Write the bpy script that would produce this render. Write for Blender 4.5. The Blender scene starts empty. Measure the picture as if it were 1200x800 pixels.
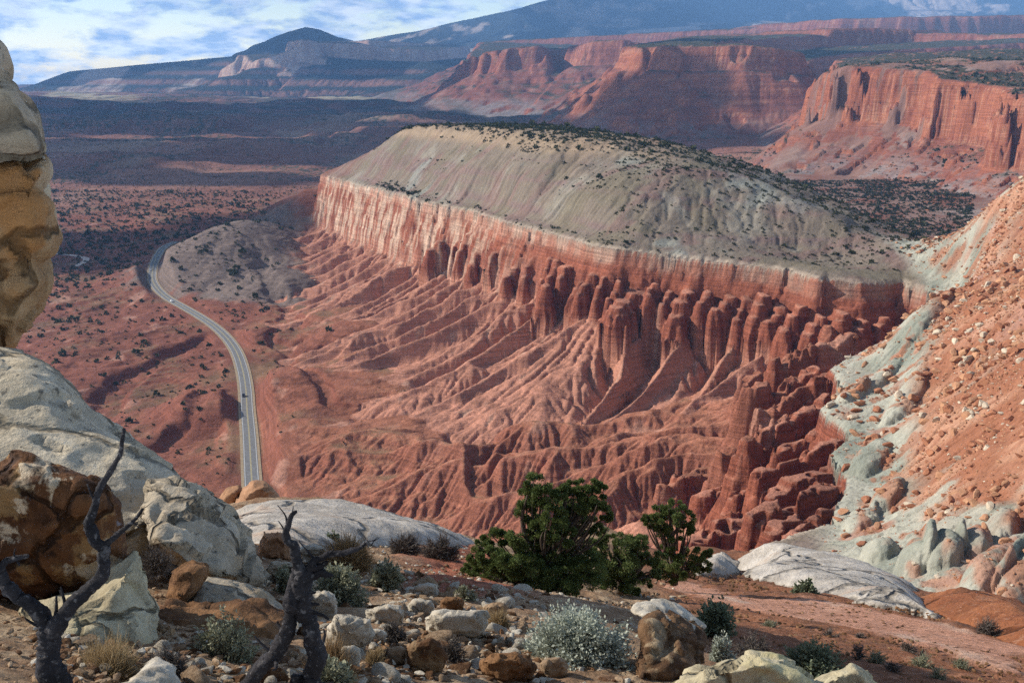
import bpy, bmesh, math, random
import numpy as np
from mathutils import Vector, Matrix, noise as mnoise
S = bpy.context.scene
COL = S.collection
f32 = np.float32
R_ = math.radians

# ------------------------------------------------------------------ camera
FPX, PITCH = 1287.0, R_(13.5)
cam_d = bpy.data.cameras.new('camera')
cam = bpy.data.objects.new('camera', cam_d)
COL.objects.link(cam)
cam.location = (0, 0, 0)
cam.rotation_euler = (R_(90) - PITCH, 0, 0)
cam_d.sensor_width = 36.0
cam_d.lens = 36.0 * FPX / 1200.0
cam_d.clip_start = 0.1
cam_d.clip_end = 200000.0
S.camera = cam

# ------------------------------------------------------------------ sun, sky, exposure
SUN_AZ, SUN_EL = R_(-76), R_(31)       # azimuth from +Y (view direction) towards +X; sun on the left
sd = Vector((math.sin(SUN_AZ) * math.cos(SUN_EL), math.cos(SUN_AZ) * math.cos(SUN_EL), math.sin(SUN_EL)))
sl = bpy.data.lights.new('sun', 'SUN')
sl.energy = 5.0
sl.angle = R_(0.53)
sl.color = (1.0, 0.93, 0.82)
sun = bpy.data.objects.new('sun', sl)
COL.objects.link(sun)
sun.rotation_euler = sd.to_track_quat('Z', 'Y').to_euler()
sun.location = (-50, 0, 100)

W = bpy.data.worlds.new('World')
S.world = W
W.use_nodes = True
wn = W.node_tree.nodes
wl = W.node_tree.links
wn.clear()
w_out = wn.new('ShaderNodeOutputWorld')
w_bg = wn.new('ShaderNodeBackground')
w_bg.inputs['Strength'].default_value = 0.072
sky = wn.new('ShaderNodeTexSky')
sky.sky_type = 'NISHITA'
sky.sun_disc = False
sky.sun_elevation = SUN_EL
sky.sun_rotation = SUN_AZ
sky.air_density = 1.0
sky.dust_density = 0.6
sky.ozone_density = 1.5
# broken cloud deck: noise over the sky directions
tc = wn.new('ShaderNodeTexCoord')
mp = wn.new('ShaderNodeMapping')
mp.inputs['Scale'].default_value = (10.0, 10.0, 30.0)
nz = wn.new('ShaderNodeTexNoise')
nz.inputs['Scale'].default_value = 1.5
nz.inputs['Detail'].default_value = 7
nz.inputs['Roughness'].default_value = 0.58
nz.inputs['Distortion'].default_value = 0.25
cr = wn.new('ShaderNodeValToRGB')
cr.color_ramp.elements[0].position = 0.43
cr.color_ramp.elements[1].position = 0.55
nz2 = wn.new('ShaderNodeTexNoise')
nz2.inputs['Scale'].default_value = 2.6
nz2.inputs['Detail'].default_value = 8
nz2.inputs['Roughness'].default_value = 0.55
mp2 = wn.new('ShaderNodeMapping')
mp2.inputs['Scale'].default_value = (13.0, 13.0, 44.0)
mp2.inputs['Location'].default_value = (3.1, 1.7, 0.35)
cr2 = wn.new('ShaderNodeValToRGB')
cr2.color_ramp.elements[0].position = 0.36
cr2.color_ramp.elements[0].color = (5.2, 5.6, 6.0, 1)
cr2.color_ramp.elements[1].position = 0.60
cr2.color_ramp.elements[1].color = (2.0, 2.9, 4.4, 1)
mix = wn.new('ShaderNodeMix')
mix.data_type = 'RGBA'
wl.new(tc.outputs['Generated'], mp.inputs['Vector'])
wl.new(mp.outputs['Vector'], nz.inputs['Vector'])
wl.new(nz.outputs['Fac'], cr.inputs['Fac'])
wl.new(tc.outputs['Generated'], mp2.inputs['Vector'])
wl.new(mp2.outputs['Vector'], nz2.inputs['Vector'])
wl.new(nz2.outputs['Fac'], cr2.inputs['Fac'])
wl.new(cr.outputs['Color'], mix.inputs['Factor'])
wl.new(sky.outputs['Color'], mix.inputs['A'])
wl.new(cr2.outputs['Color'], mix.inputs['B'])
sx = wn.new('ShaderNodeSeparateXYZ')
wl.new(tc.outputs['Generated'], sx.inputs['Vector'])
mr = wn.new('ShaderNodeMapRange')          # whole sky brightened towards the horizon to offset the haze
mr.inputs['From Min'].default_value = 0.02; mr.inputs['From Max'].default_value = 0.22
mr.inputs['To Min'].default_value = 5.0; mr.inputs['To Max'].default_value = 0.9
wl.new(sx.outputs['Z'], mr.inputs['Value'])
sc_ = wn.new('ShaderNodeVectorMath'); sc_.operation = 'SCALE'
wl.new(mix.outputs['Result'], sc_.inputs[0]); wl.new(mr.outputs['Result'], sc_.inputs['Scale'])
wl.new(sc_.outputs['Vector'], w_bg.inputs['Color'])
wl.new(w_bg.outputs['Background'], w_out.inputs['Surface'])

S.view_settings.view_transform = 'Standard'
S.view_settings.look = 'None'
S.view_settings.exposure = 0.58
S.view_settings.gamma = 1.0
S.view_settings.use_curve_mapping = False
S.render.engine = 'CYCLES'
S.cycles.max_bounces = 5
S.cycles.diffuse_bounces = 3
S.cycles.volume_bounces = 0
S.cycles.transparent_max_bounces = 8
S.cycles.use_denoising = False
S.cycles.denoiser = 'OPENIMAGEDENOISE'
S.cycles.denoising_input_passes = 'RGB_ALBEDO_NORMAL'
S.cycles.denoising_prefilter = 'ACCURATE'

# ------------------------------------------------------------------ helpers
SP, CP = math.sin(PITCH), math.cos(PITCH)

def ray(px, py):
    cx, cy = (px - 600.0) / FPX, (400.0 - py) / FPX
    return cx, CP + cy * SP, -SP + cy * CP

def at_z(px, py, z):
    a, b, c = ray(px, py)
    s = z / c
    return (a * s, b * s, z)

def at_y(px, py, y):
    a, b, c = ray(px, py)
    s = y / b
    return (a * s, y, c * s)

def project(x, y, z):
    dep = y * CP - z * SP
    up = y * SP + z * CP
    return 600.0 + FPX * x / dep, 400.0 - FPX * up / dep

_rng = np.random.RandomState(7)
_ang = _rng.rand(65536).astype(f32) * 2 * np.pi
_GX, _GY = np.cos(_ang), np.sin(_ang)
_RV = _rng.rand(65536).astype(f32)

def _hash(ix, iy, seed):
    h = ix * np.int64(73856093) ^ iy * np.int64(19349663) ^ np.int64(seed * 83492791 + 12345)
    h = (h ^ (h >> 13)) * np.int64(1274126177)
    return ((h ^ (h >> 16)) & 65535).astype(np.int64)

def pn(x, y, seed=0):
    """gradient noise, about -1..1"""
    x = np.asarray(x, f32); y = np.asarray(y, f32)
    xf, yf = np.floor(x), np.floor(y)
    ix, iy = xf.astype(np.int64), yf.astype(np.int64)
    dx, dy = x - xf, y - yf
    u = dx * dx * dx * (dx * (dx * 6 - 15) + 10)
    v = dy * dy * dy * (dy * (dy * 6 - 15) + 10)
    def g(i, j):
        k = _hash(ix + i, iy + j, seed)
        return _GX[k] * (dx - i) + _GY[k] * (dy - j)
    a = g(0, 0); a = a + u * (g(1, 0) - a)
    b = g(0, 1); b = b + u * (g(1, 1) - b)
    return (a + v * (b - a)) * 1.5

def fbm(x, y, octv=4, seed=0, gain=0.5, lac=2.03):
    t, a, s = 0.0, 1.0, 0.0
    for i in range(octv):
        t = t + a * pn(x, y, seed + i * 17); s += a
        a *= gain; x = x * lac + 3.7; y = y * lac - 1.9
    return t / s

def ridged(x, y, octv=4, seed=0, gain=0.5, lac=2.1):
    t, a, s = 0.0, 1.0, 0.0
    for i in range(octv):
        t = t + a * (1 - np.abs(pn(x, y, seed + i * 31))); s += a
        a *= gain; x = x * lac + 5.1; y = y * lac + 2.3
    return t / s

def sstep(a, b, x):
    t = np.clip((x - a) / (b - a), 0, 1)
    return t * t * (3 - 2 * t)

def lerp(a, b, t):
    return a + (b - a) * t

def mixc(c0, c1, t):
    return c0 + (np.asarray(c1, f32) - c0) * t[..., None]

class TPS:
    def __init__(self, pts, scale=200.0, smooth=0.0):
        p = np.array(pts, float)
        self.s = scale
        self.p = p[:, :2] / scale
        n = len(p)
        d = np.linalg.norm(self.p[:, None] - self.p[None], axis=2)
        K = self.k(d) + np.eye(n) * smooth
        P = np.hstack([np.ones((n, 1)), self.p])
        A = np.zeros((n + 3, n + 3))
        A[:n, :n] = K; A[:n, n:] = P; A[n:, :n] = P.T
        b = np.concatenate([p[:, 2], np.zeros(3)])
        self.w = np.linalg.solve(A, b)
    @staticmethod
    def k(d):
        d2 = d * d
        return d2 * np.log(d2 + 1e-9) * 0.5
    def __call__(self, x, y):
        x = np.asarray(x, float) / self.s; y = np.asarray(y, float) / self.s
        w = self.w; n = len(self.p)
        r = w[n] + w[n + 1] * x + w[n + 2] * y
        for i in range(n):
            d2 = (x - self.p[i, 0]) ** 2 + (y - self.p[i, 1]) ** 2
            r += w[i] * 0.5 * d2 * np.log(d2 + 1e-9)
        return r.astype(f32)

def poly_dist(x, y, pts, attrs=None, closed=False):
    """distance to a polyline and attributes at the nearest point"""
    best = np.full(x.shape, 1e18, f32)
    at = None if attrs is None else [np.zeros(x.shape, f32) for _ in attrs[0]]
    n = len(pts)
    for i in range(n if closed else n - 1):
        (ax, ay), (bx, by) = pts[i][:2], pts[(i + 1) % n][:2]
        ex, ey = bx - ax, by - ay
        L2 = ex * ex + ey * ey + 1e-9
        t = np.clip(((x - ax) * ex + (y - ay) * ey) / L2, 0, 1)
        d = (x - ax - t * ex) ** 2 + (y - ay - t * ey) ** 2
        m = d < best
        best = np.where(m, d, best)
        if at is not None:
            for k in range(len(at)):
                a0, a1 = attrs[i][k], attrs[(i + 1) % n][k]
                at[k] = np.where(m, a0 + (a1 - a0) * t, at[k])
    return (np.sqrt(best), at) if at is not None else np.sqrt(best)

def inside(x, y, pts):
    r = np.zeros(x.shape, bool)
    n = len(pts)
    j = n - 1
    for i in range(n):
        xi, yi = pts[i][:2]; xj, yj = pts[j][:2]
        c = ((yi > y) != (yj > y)) & (x < (xj - xi) * (y - yi) / (yj - yi + 1e-12) + xi)
        r ^= c
        j = i
    return r

# ---- landscape evolution on a log-polar grid (rows: radius, columns: azimuth)
_NB = [(-1, -1), (-1, 0), (-1, 1), (0, -1), (0, 1), (1, -1), (1, 0), (1, 1)]

def erode(z, cell, K, iters, m=0.45, diff=0.06, dt=1.0, amax=1e12):
    z = z.astype(f32).copy()
    Rn, Tn = z.shape
    N = Rn * Tn
    idx = np.arange(N).reshape(Rn, Tn)
    area = (cell * cell * np.ones_like(z)).ravel()
    cellf = (cell * np.ones_like(z)).astype(f32)
    for it in range(iters):
        zp = np.pad(z, 1, mode='edge')
        best = np.zeros_like(z)
        off = np.zeros(z.shape, np.int64)
        dist = cellf.copy()
        mn = np.full_like(z, 1e9)
        lap = -4.0 * z
        for di, dj in _NB:
            zn = zp[1 + di:1 + di + Rn, 1 + dj:1 + dj + Tn]
            q = 1.41421 if di and dj else 1.0
            s = (z - zn) / q
            mk = s > best
            best = np.where(mk, s, best)
            off = np.where(mk, di * Tn + dj, off)
            dist = np.where(mk, cellf * q, dist)
            mn = np.minimum(mn, zn)
            if q == 1.0:
                lap += zn
        off[0, :] = 0; off[-1, :] = 0; off[:, 0] = 0; off[:, -1] = 0
        rec = (idx + off).ravel()
        self_ = rec == idx.ravel()
        A = area.copy()
        r = rec.copy()
        alive = ~self_
        for k in range(13):
            src = np.nonzero(alive)[0]
            if len(src) == 0:
                break
            A = A + np.bincount(r[src], weights=A[src], minlength=N)
            alive_n = alive & alive[r]
            r2 = r[r]
            alive = alive_n
            r = r2
        fct = (K * dt).astype(f32) * np.power(np.minimum(A, amax).reshape(Rn, Tn), m).astype(f32) / dist
        zr = z.ravel()[rec].reshape(Rn, Tn)
        znew = (z + fct * zr) / (1 + fct)
        pit = z < mn
        znew = np.where(pit, mn + 0.002, znew)
        z = (znew + diff * lap).astype(f32)
    return z, A.reshape(Rn, Tn)

def up2(a, Rn, Tn):
    """bilinear resample of a to Rn x Tn"""
    r = np.linspace(0, a.shape[0] - 1, Rn); t = np.linspace(0, a.shape[1] - 1, Tn)
    r0 = np.minimum(r.astype(int), a.shape[0] - 2); t0 = np.minimum(t.astype(int), a.shape[1] - 2)
    fr = (r - r0).astype(f32)[:, None]; ft = (t - t0).astype(f32)[None]
    a00 = a[r0][:, t0]; a01 = a[r0][:, t0 + 1]; a10 = a[r0 + 1][:, t0]; a11 = a[r0 + 1][:, t0 + 1]
    return ((a00 * (1 - ft) + a01 * ft) * (1 - fr) + (a10 * (1 - ft) + a11 * ft) * fr).astype(f32)

def grid_mesh(name, X, Y, Z, colr, mat, mask=None, kind='structure', label=None):
    """quads of a structured grid (optionally only where mask of faces) -> ONE mesh object"""
    Rn, Tn = X.shape
    idx = np.arange(Rn * Tn).reshape(Rn, Tn)
    q = np.stack([idx[:-1, :-1], idx[:-1, 1:], idx[1:, 1:], idx[1:, :-1]], axis=-1)
    q = q[mask] if mask is not None else q.reshape(-1, 4)
    used, inv = np.unique(q, return_inverse=True)
    q = inv.reshape(-1, 4)
    co = np.stack([X.ravel()[used], Y.ravel()[used], Z.ravel()[used]], 1).astype(f32)
    me = bpy.data.meshes.new(name)
    nv, nf = len(co), len(q)
    me.vertices.add(nv)
    me.vertices.foreach_set('co', co.ravel())
    me.loops.add(nf * 4)
    me.loops.foreach_set('vertex_index', q.ravel().astype(np.int32))
    me.polygons.add(nf)
    me.polygons.foreach_set('loop_start', (np.arange(nf) * 4).astype(np.int32))
    me.polygons.foreach_set('use_smooth', np.ones(nf, bool))
    me.update()
    if colr is not None:
        c = colr.reshape(-1, colr.shape[-1])[used]
        a = me.color_attributes.new('Col', 'FLOAT_COLOR', 'POINT')
        c4 = np.ones((nv, 4), f32); c4[:, :3] = np.clip(c[:, :3], 0.0, 1.0)
        a.data.foreach_set('color', c4.ravel())
    me.materials.append(mat)
    o = bpy.data.objects.new(name, me)
    COL.objects.link(o)
    o['kind'] = kind
    if label: o['label'] = label
    return o

# ---- materials
def new_mat(name):
    m = bpy.data.materials.new(name)
    m.use_nodes = True
    nt = m.node_tree
    b = nt.nodes['Principled BSDF']
    b.inputs['Roughness'].default_value = 0.92
    b.inputs['Specular IOR Level'].default_value = 0.12
    return m, nt, b

def attr_mat(name, scales=((0.6, 0.25), (0.12, 0.2)), bump=(0.8, 0.6), layered=None, rough=0.95):
    """vertex albedo x procedural mottling, with noise bump; layered=(scale, amount) adds thin strata"""
    m, nt, b = new_mat(name)
    N, L = nt.nodes, nt.links
    b.inputs['Roughness'].default_value = rough
    at = N.new('ShaderNodeAttribute'); at.attribute_name = 'Col'
    geo = N.new('ShaderNodeNewGeometry')
    cur = at.outputs['Color']
    for sc, amt in scales:
        n = N.new('ShaderNodeTexNoise'); n.inputs['Scale'].default_value = sc
        n.inputs['Detail'].default_value = 6; n.inputs['Roughness'].default_value = 0.65
        L.new(geo.outputs['Position'], n.inputs['Vector'])
        r = N.new('ShaderNodeMapRange')
        r.inputs['From Min'].default_value = 0.25; r.inputs['From Max'].default_value = 0.75
        r.inputs['To Min'].default_value = 1 - amt; r.inputs['To Max'].default_value = 1 + amt
        L.new(n.outputs['Fac'], r.inputs['Value'])
        v = N.new('ShaderNodeVectorMath'); v.operation = 'SCALE'
        L.new(cur, v.inputs[0]); L.new(r.outputs['Result'], v.inputs['Scale'])
        cur = v.outputs['Vector']
    if layered:
        sc, amt = layered
        mpn = N.new('ShaderNodeMapping'); mpn.inputs['Scale'].default_value = (0.02 * sc, 0.02 * sc, sc)
        n = N.new('ShaderNodeTexNoise'); n.inputs['Scale'].default_value = 1.0
        n.inputs['Detail'].default_value = 5; n.inputs['Roughness'].default_value = 0.7
        L.new(geo.outputs['Position'], mpn.inputs['Vector']); L.new(mpn.outputs['Vector'], n.inputs['Vector'])
        r = N.new('ShaderNodeMapRange')
        r.inputs['From Min'].default_value = 0.3; r.inputs['From Max'].default_value = 0.7
        r.inputs['To Min'].default_value = 1 - amt; r.inputs['To Max'].default_value = 1 + amt * 0.6
        L.new(n.outputs['Fac'], r.inputs['Value'])
        v = N.new('ShaderNodeVectorMath'); v.operation = 'SCALE'
        L.new(cur, v.inputs[0]); L.new(r.outputs['Result'], v.inputs['Scale'])
        cur = v.outputs['Vector']; strat = n.outputs['Fac']
    L.new(cur, b.inputs['Base Color'])
    if bump:
        n = N.new('ShaderNodeTexNoise'); n.inputs['Scale'].default_value = bump[0]
        n.inputs['Detail'].default_value = 7; n.inputs['Roughness'].default_value = 0.65
        L.new(geo.outputs['Position'], n.inputs['Vector'])
        bp = N.new('ShaderNodeBump'); bp.inputs['Strength'].default_value = 1.0
        bp.inputs['Distance'].default_value = bump[1]
        hh = n.outputs['Fac']
        if layered:                      # thin beds stand out or weather back
            ad = N.new('ShaderNodeMath'); ad.operation = 'MULTIPLY_ADD'; ad.inputs[1].default_value = 1.6
            L.new(strat, ad.inputs[0]); L.new(hh, ad.inputs[2]); hh = ad.outputs[0]
        L.new(hh, bp.inputs['Height'])
        L.new(bp.outputs['Normal'], b.inputs['Normal'])
    return m
# ================================================================== TERRAIN
# rim of the red cliffs (top of the cliff band), traced and given distance, height,
# cliff height and talus width
RIMPX = [  # px, py, z, cliff height, talus width
    (398, 209, -105, 62, 120), (415, 213, -105, 66, 125), (455, 223, -104, 66, 130), (500, 236, -103, 62, 130),
    (545, 244, -102, 58, 125), (590, 258, -101, 54, 120), (640, 272, -100, 50, 115), (690, 284, -100, 47, 105),
    (722, 290, -100, 45, 100), (760, 294, -101, 46, 95), (800, 299, -102, 47, 90), (850, 306, -103, 46, 85),
    (905, 313, -104, 44, 80), (960, 325, -105, 42, 70), (1010, 330, -106, 38, 60), (1060, 328, -107, 34, 55),
    (1085, 338, -107, 30, 50), (1092, 352, -107, 28, 50), (1060, 385, -107, 30, 40), (1020, 408, -107, 32, 40), (965, 430, -107, 34, 40),
    (985, 455, -107, 34, 40), (966, 478, -106, 34, 45), (1000, 506, -106, 34, 50), (972, 532, -105, 34, 50),
    (992, 570, -105, 34, 55), (982, 612, -104, 34, 60)]
RIM = [at_z(a, b, c)[:2] + (c, h * (0.78 if a < 1080 and i_ < 17 else 1.0), l * 1.05) for i_, (a, b, c, h, l) in enumerate(RIMPX)]
RIM_BACK = [(-60, 1340, -106, 50, 110), (-190, 1330, -106, 55, 110), (-222, 1275, -106, 60, 115)]
RIM_NEAR = [(45, 225, -104, 50, 110), (0, 205, -104, 60, 130), (-70, 190, -104, 70, 150), (-200, 205, -104, 70, 150), (-520, 300, -104, 70, 150)]
RIMW = [(200, 3400, -150, 10, 100), (20, 1900, -150, 10, 100)] + RIM_BACK + RIM + RIM_NEAR
_u = 0.0
for _i in range(len(RIMW)):
    if _i: _u += math.hypot(RIMW[_i][0] - RIMW[_i - 1][0], RIMW[_i][1] - RIMW[_i - 1][1])
    RIMW[_i] = tuple(RIMW[_i]) + (_u,)
RIMPOLY = [p[:2] for p in RIMW] + [(-700, 60), (1500, 60), (4500, 3400)]
RIM_X = np.array([a[0] for a in RIMPX[:16]], float)
RIM_Y = np.array([p[1] for p in RIM[:16]], float)
RIM_Z = np.array([p[2] for p in RIM[:16]], float)

cap_pts = [p[:3] for p in RIM_BACK + RIM + RIM_NEAR]
for a, b, y in [(430, 185, 1190), (482, 150, 1150), (520, 149, 1100), (560, 148, 1050), (605, 151, 1000), (650, 155, 950), (720, 165, 860),
                (760, 175, 820), (850, 198, 760), (915, 228, 725), (980, 256, 690), (600, 200, 850), (700, 220, 742), (800, 250, 692), (900, 280, 668),
                (660, 235, 760), (560, 190, 930), (750, 205, 770), (850, 240, 705), (480, 190, 1090), (520, 200, 1000),
                (1000, 302, 640), (1040, 288, 630), (1075, 290, 620), (1105, 282, 610), (1000, 285, 660),
                # right hillside
                (1200, 700, 150), (1140, 680, 158), (1090, 680, 165), (1050, 662, 190), (1200, 640, 172), (1130, 620, 195), (1200, 600, 190), (1200, 500, 228), (1200, 400, 292),
                (1170, 370, 330), (1200, 300, 405), (1200, 240, 500), (1200, 212, 545), (1150, 252, 570), (1120, 540, 245), (1120, 450, 322),
                (1100, 600, 213), (1030, 500, 305), (1045, 372, 436), (1100, 358, 430), (1150, 345, 425), (1165, 300, 480), (1120, 310, 560),
                (1010, 395, 425), (985, 412, 415), (1060, 430, 360), (1060, 560, 250), (1030, 640, 210), (1280, 500, 200), (1280, 300, 380), (1280, 620, 160), (1280, 210, 520)]:
    cap_pts.append(at_y(a, b, y))
# behind the mesa crest and in the side canyon
cap_pts += [(40, 1250, -100), (150, 1150, -120), (250, 1050, -130), (320, 950, -138), (330, 850, -140), (300, 760, -128), (300, 690, -118), (420, 800, -135),
            (300, 1300, -150), (500, 1100, -140), (480, 1400, -146), (300, 1600, -155), (600, 1500, -140), (800, 1500, -125), (900, 1000, -100),
            (600, 800, -100), (700, 600, -40), (420, 620, -75), (480, 700, -118), (150, 1700, -165), (450, 1800, -150), (-60, 1500, -150), (100, 1400, -150),
            (60, 120, -88), (0, 120, -88), (-100, 120, -90), (-400, 150, -90), (120, 100, -70), (200, 100, -45), (700, 200, 20), (400, 300, -20)]
CAPF = TPS(cap_pts, 300.0, 0.0005)

CRESTF = TPS([at_y(*p) for p in [(482, 151, 1150), (560, 149, 1050), (650, 156, 950), (720, 166, 860), (760, 176, 820), (850, 199, 760), (915, 229, 725), (980, 258, 690), (1040, 284, 660)]] + [(-200, 1100, -52), (100, 1200, -48), (150, 700, -52), (350, 800, -70), (60, 640, -55), (250, 600, -90)], 300.0, 0.02)

floor_pts = []
for a, b, z in [(295, 560, -200), (285, 440, -200), (255, 395, -201), (215, 365, -201), (180, 335, -201), (180, 310, -201), (205, 285, -200),
                (100, 300, -205), (60, 350, -206), (100, 450, -208), (170, 500, -206), (230, 520, -205), (240, 450, -202), (350, 500, -198), (330, 420, -199),
                (400, 560, -197), (450, 590, -194), (500, 600, -190), (560, 610, -186), (650, 600, -176), (750, 600, -164), (820, 600, -154),
                (850, 520, -158), (840, 480, -165), (760, 500, -172), (740, 465, -178), (640, 480, -184), (540, 470, -190), (450, 450, -195),
                (400, 400, -194), (380, 370, -195), (480, 520, -193), (900, 600, -141), (930, 480, -150), (940, 420, -152), (320, 300, -198), (100, 250, -203), (0, 280, -205),
                (0, 600, -206), (200, 240, -202), (900, 440, -160), (960, 400, -150)]:
    floor_pts.append(at_z(a, b, z))
floor_pts += [(0, 300, -178), (60, 300, -160), (-150, 300, -195), (-300, 300, -205), (100, 330, -135), (-500, 2400, -200), (0, 2400, -195), (-1200, 2400, -200), (-1200, 1200, -205), (0, 1700, -190)]
FLOORF = TPS(floor_pts, 300.0, 0.002)

ROADPX = [(299, 600), (296, 575), (294, 545), (292, 510), (289.5, 480), (288, 455), (284, 432), (277, 412), (266, 396), (251, 382), (233, 370), (214, 359), (198, 350),
          (186, 340), (179, 329), (178.5, 318), (181, 307), (186, 297), (193, 289), (206, 283)]
ROADZ = -200.0
def catmull(pts, n):
    P = [Vector(p) for p in pts]
    P = [P[0] * 2 - P[1]] + P + [P[-1] * 2 - P[-2]]
    out = []
    for i in range(1, len(P) - 2):
        for k in range(n):
            t = k / n
            a, b, c, d = P[i - 1], P[i], P[i + 1], P[i + 2]
            out.append(0.5 * (2 * b + (c - a) * t + (2 * a - 5 * b + 4 * c - d) * t * t + (3 * b - a - 3 * c + d) * t ** 3))
    out.append(P[-2])
    return out
ROAD = [tuple(v) for v in catmull([at_z(a, b, ROADZ)[:2] for a, b in ROADPX], 8)]
SPUR = [tuple(v) for v in catmull([at_z(a, b, -203.0)[:2] for a, b in [(60, 297), (75, 298), (90, 300), (101, 303), (97, 308), (88, 312)]], 6)]
ROAD_OUT = ROAD + [(ROAD[-1][0] + 40, ROAD[-1][1] + 50), (ROAD[-1][0] + 100, ROAD[-1][1] + 70)]

# ---- far features (rim polygons)
def PY(*l): return [at_y(a, b, y) for a, b, y in l]
F1 = PY((955, 112, 2150), (950, 104, 2020), (960, 86, 1960), (985, 78, 1900), (1030, 80, 1840), (1078, 83, 1780), (1095, 92, 1720), (1135, 99, 1640), (1168, 102, 1580),
        (1187, 104, 1540), (1181, 112, 1440), (1200, 118, 1360), (1270, 125, 1250))
F1POLY = F1 + [(1500, 1000, 20), (3500, 1200, 60), (3600, 5200, 150), (1750, 5400, 130), at_y(985, 66, 3600), at_y(975, 78, 2700)]
F2 = PY((762, 50, 5200), (735, 54, 4000), (744, 57, 3400), (770, 54, 3280), (820, 55, 3220), (870, 53, 3180), (912, 57, 3180), (936, 60, 3250), (942, 70, 3450), (948, 76, 3750),
        (957, 70, 3900), (972, 66, 4200), (1010, 62, 4500))
F2POLY = F2 + [(2600, 4800, 170), (2600, 6000, 200), at_y(800, 45, 6200)]
F3 = PY((520, 98, 7200), (533, 82, 6900), (548, 68, 6600), (566, 61, 6450), (600, 56, 6300), (640, 53, 6250), (655, 58, 6600), (690, 49, 6150), (735, 46, 6000), (760, 52, 6300), (790, 43, 5800), (900, 45, 5700), (1100, 47, 5500), (1300, 45, 5200))
F3POLY = F3 + [(6500, 5200, 260), (7000, 11000, 420), (1500, 11500, 380), at_y(560, 50, 10500)]
F4POLY = PY((262, 80, 12800), (274, 71, 12600), (283, 65, 12700), (290, 74, 12400), (318, 66, 12200), (340, 58, 12100), (355, 50, 12100), (368, 46, 12200), (378, 50, 12600), (430, 52, 12500), (470, 58, 12800), (520, 60, 13500)) + [(-600, 15500, 420), (-2600, 15000, 420)]
FEATS = [  # polygon, cliff height, cliff run, talus slope, talus curve, top rise, name
    (F1POLY, 88.0, 20.0, 0.60, 260.0, 0.035),
    (F2POLY, 70.0, 45.0, 0.80, 420.0, 0.02),
    (F3POLY, 130.0, 60.0, 0.42, 900.0, 0.012),
    (F4POLY, 190.0, 90.0, 0.50, 900.0, 0.03)]
LIM = [(0, 3300), (1400, 8000), (3500, 20000), (9000, 17000)]

RIDGES = [  # crest (px, py, Y), slope, crest noise
    (PY((40, 101, 15800), (58, 92, 15400), (84, 83, 15000), (150, 77, 14800), (230, 70, 14500), (276, 65, 14300), (296, 53, 14700), (318, 43, 15200), (338, 36, 15600),
        (358, 31, 15800), (376, 34, 15900), (400, 43, 16000), (440, 52, 16400), (520, 62, 16500)), 0.42, 0.5),
    (PY((395, 52, 24500), (432, 46, 24000), (500, 33, 23500), (560, 21, 23200), (607, 9, 23000), (640, 1, 23500), (700, -16, 24000), (770, -8, 23000), (840, -20, 24000),
        (930, -34, 24500), (1050, -30, 24000), (1250, -25, 23000)), 0.30, 1.0),
    (PY((540, 52, 18500), (600, 40, 18000), (660, 30, 17500), (720, 36, 17000), (800, 30, 16500), (900, 24, 16500), (1000, 30, 16000), (1100, 25, 16000), (1250, 22, 16000)), 0.26, 1.2),
    (PY((300, 82, 12500), (330, 74, 12300), (380, 66, 12500), (440, 70, 12000), (500, 72, 11500), (560, 66, 12500)), 0.30, 0.8),
    (PY((-60, 94, 26500), (10, 92, 26500), (45, 90, 26500), (62, 96, 26000)), 0.25, 0.5),
]

def far_base(x, y):
    b = lerp(-200.0, -150.0, sstep(0.02, 0.24, x / np.maximum(y, 1)))
    b = b + 30 * sstep(6000, 16000, y)
    w = sstep(1700, 3000, y)
    q = fbm(x / 900 + 3, y / 1500, 5, 41)
    st = q * 3.2
    ter = (np.floor(st) + sstep(0.55, 0.95, st - np.floor(st))) / 3.2
    b = b + w * (58 * ter + 18 * fbm(x / 240, y / 240, 4, 43) + 16 * (ridged(x / 420, y / 420, 4, 42) - 0.6))
    # long low benches across the plain
    for (yy, hh, sd_) in ((4700, 34, 44), (3300, 16, 46), (7200, 52, 45)):
        yl = yy + 500 * fbm(x / 1100, x * 0 + sd_, 4, sd_) * (yy / 4700)
        b = b + hh * sstep(-130, 20, y - yl) * (1 - sstep(200, 1500, y - yl)) * (0.35 + 0.65 * sstep(-0.25, 0.3, fbm(x / 700, y / 2000, 3, sd_ + 9))) * w
    return b

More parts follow.
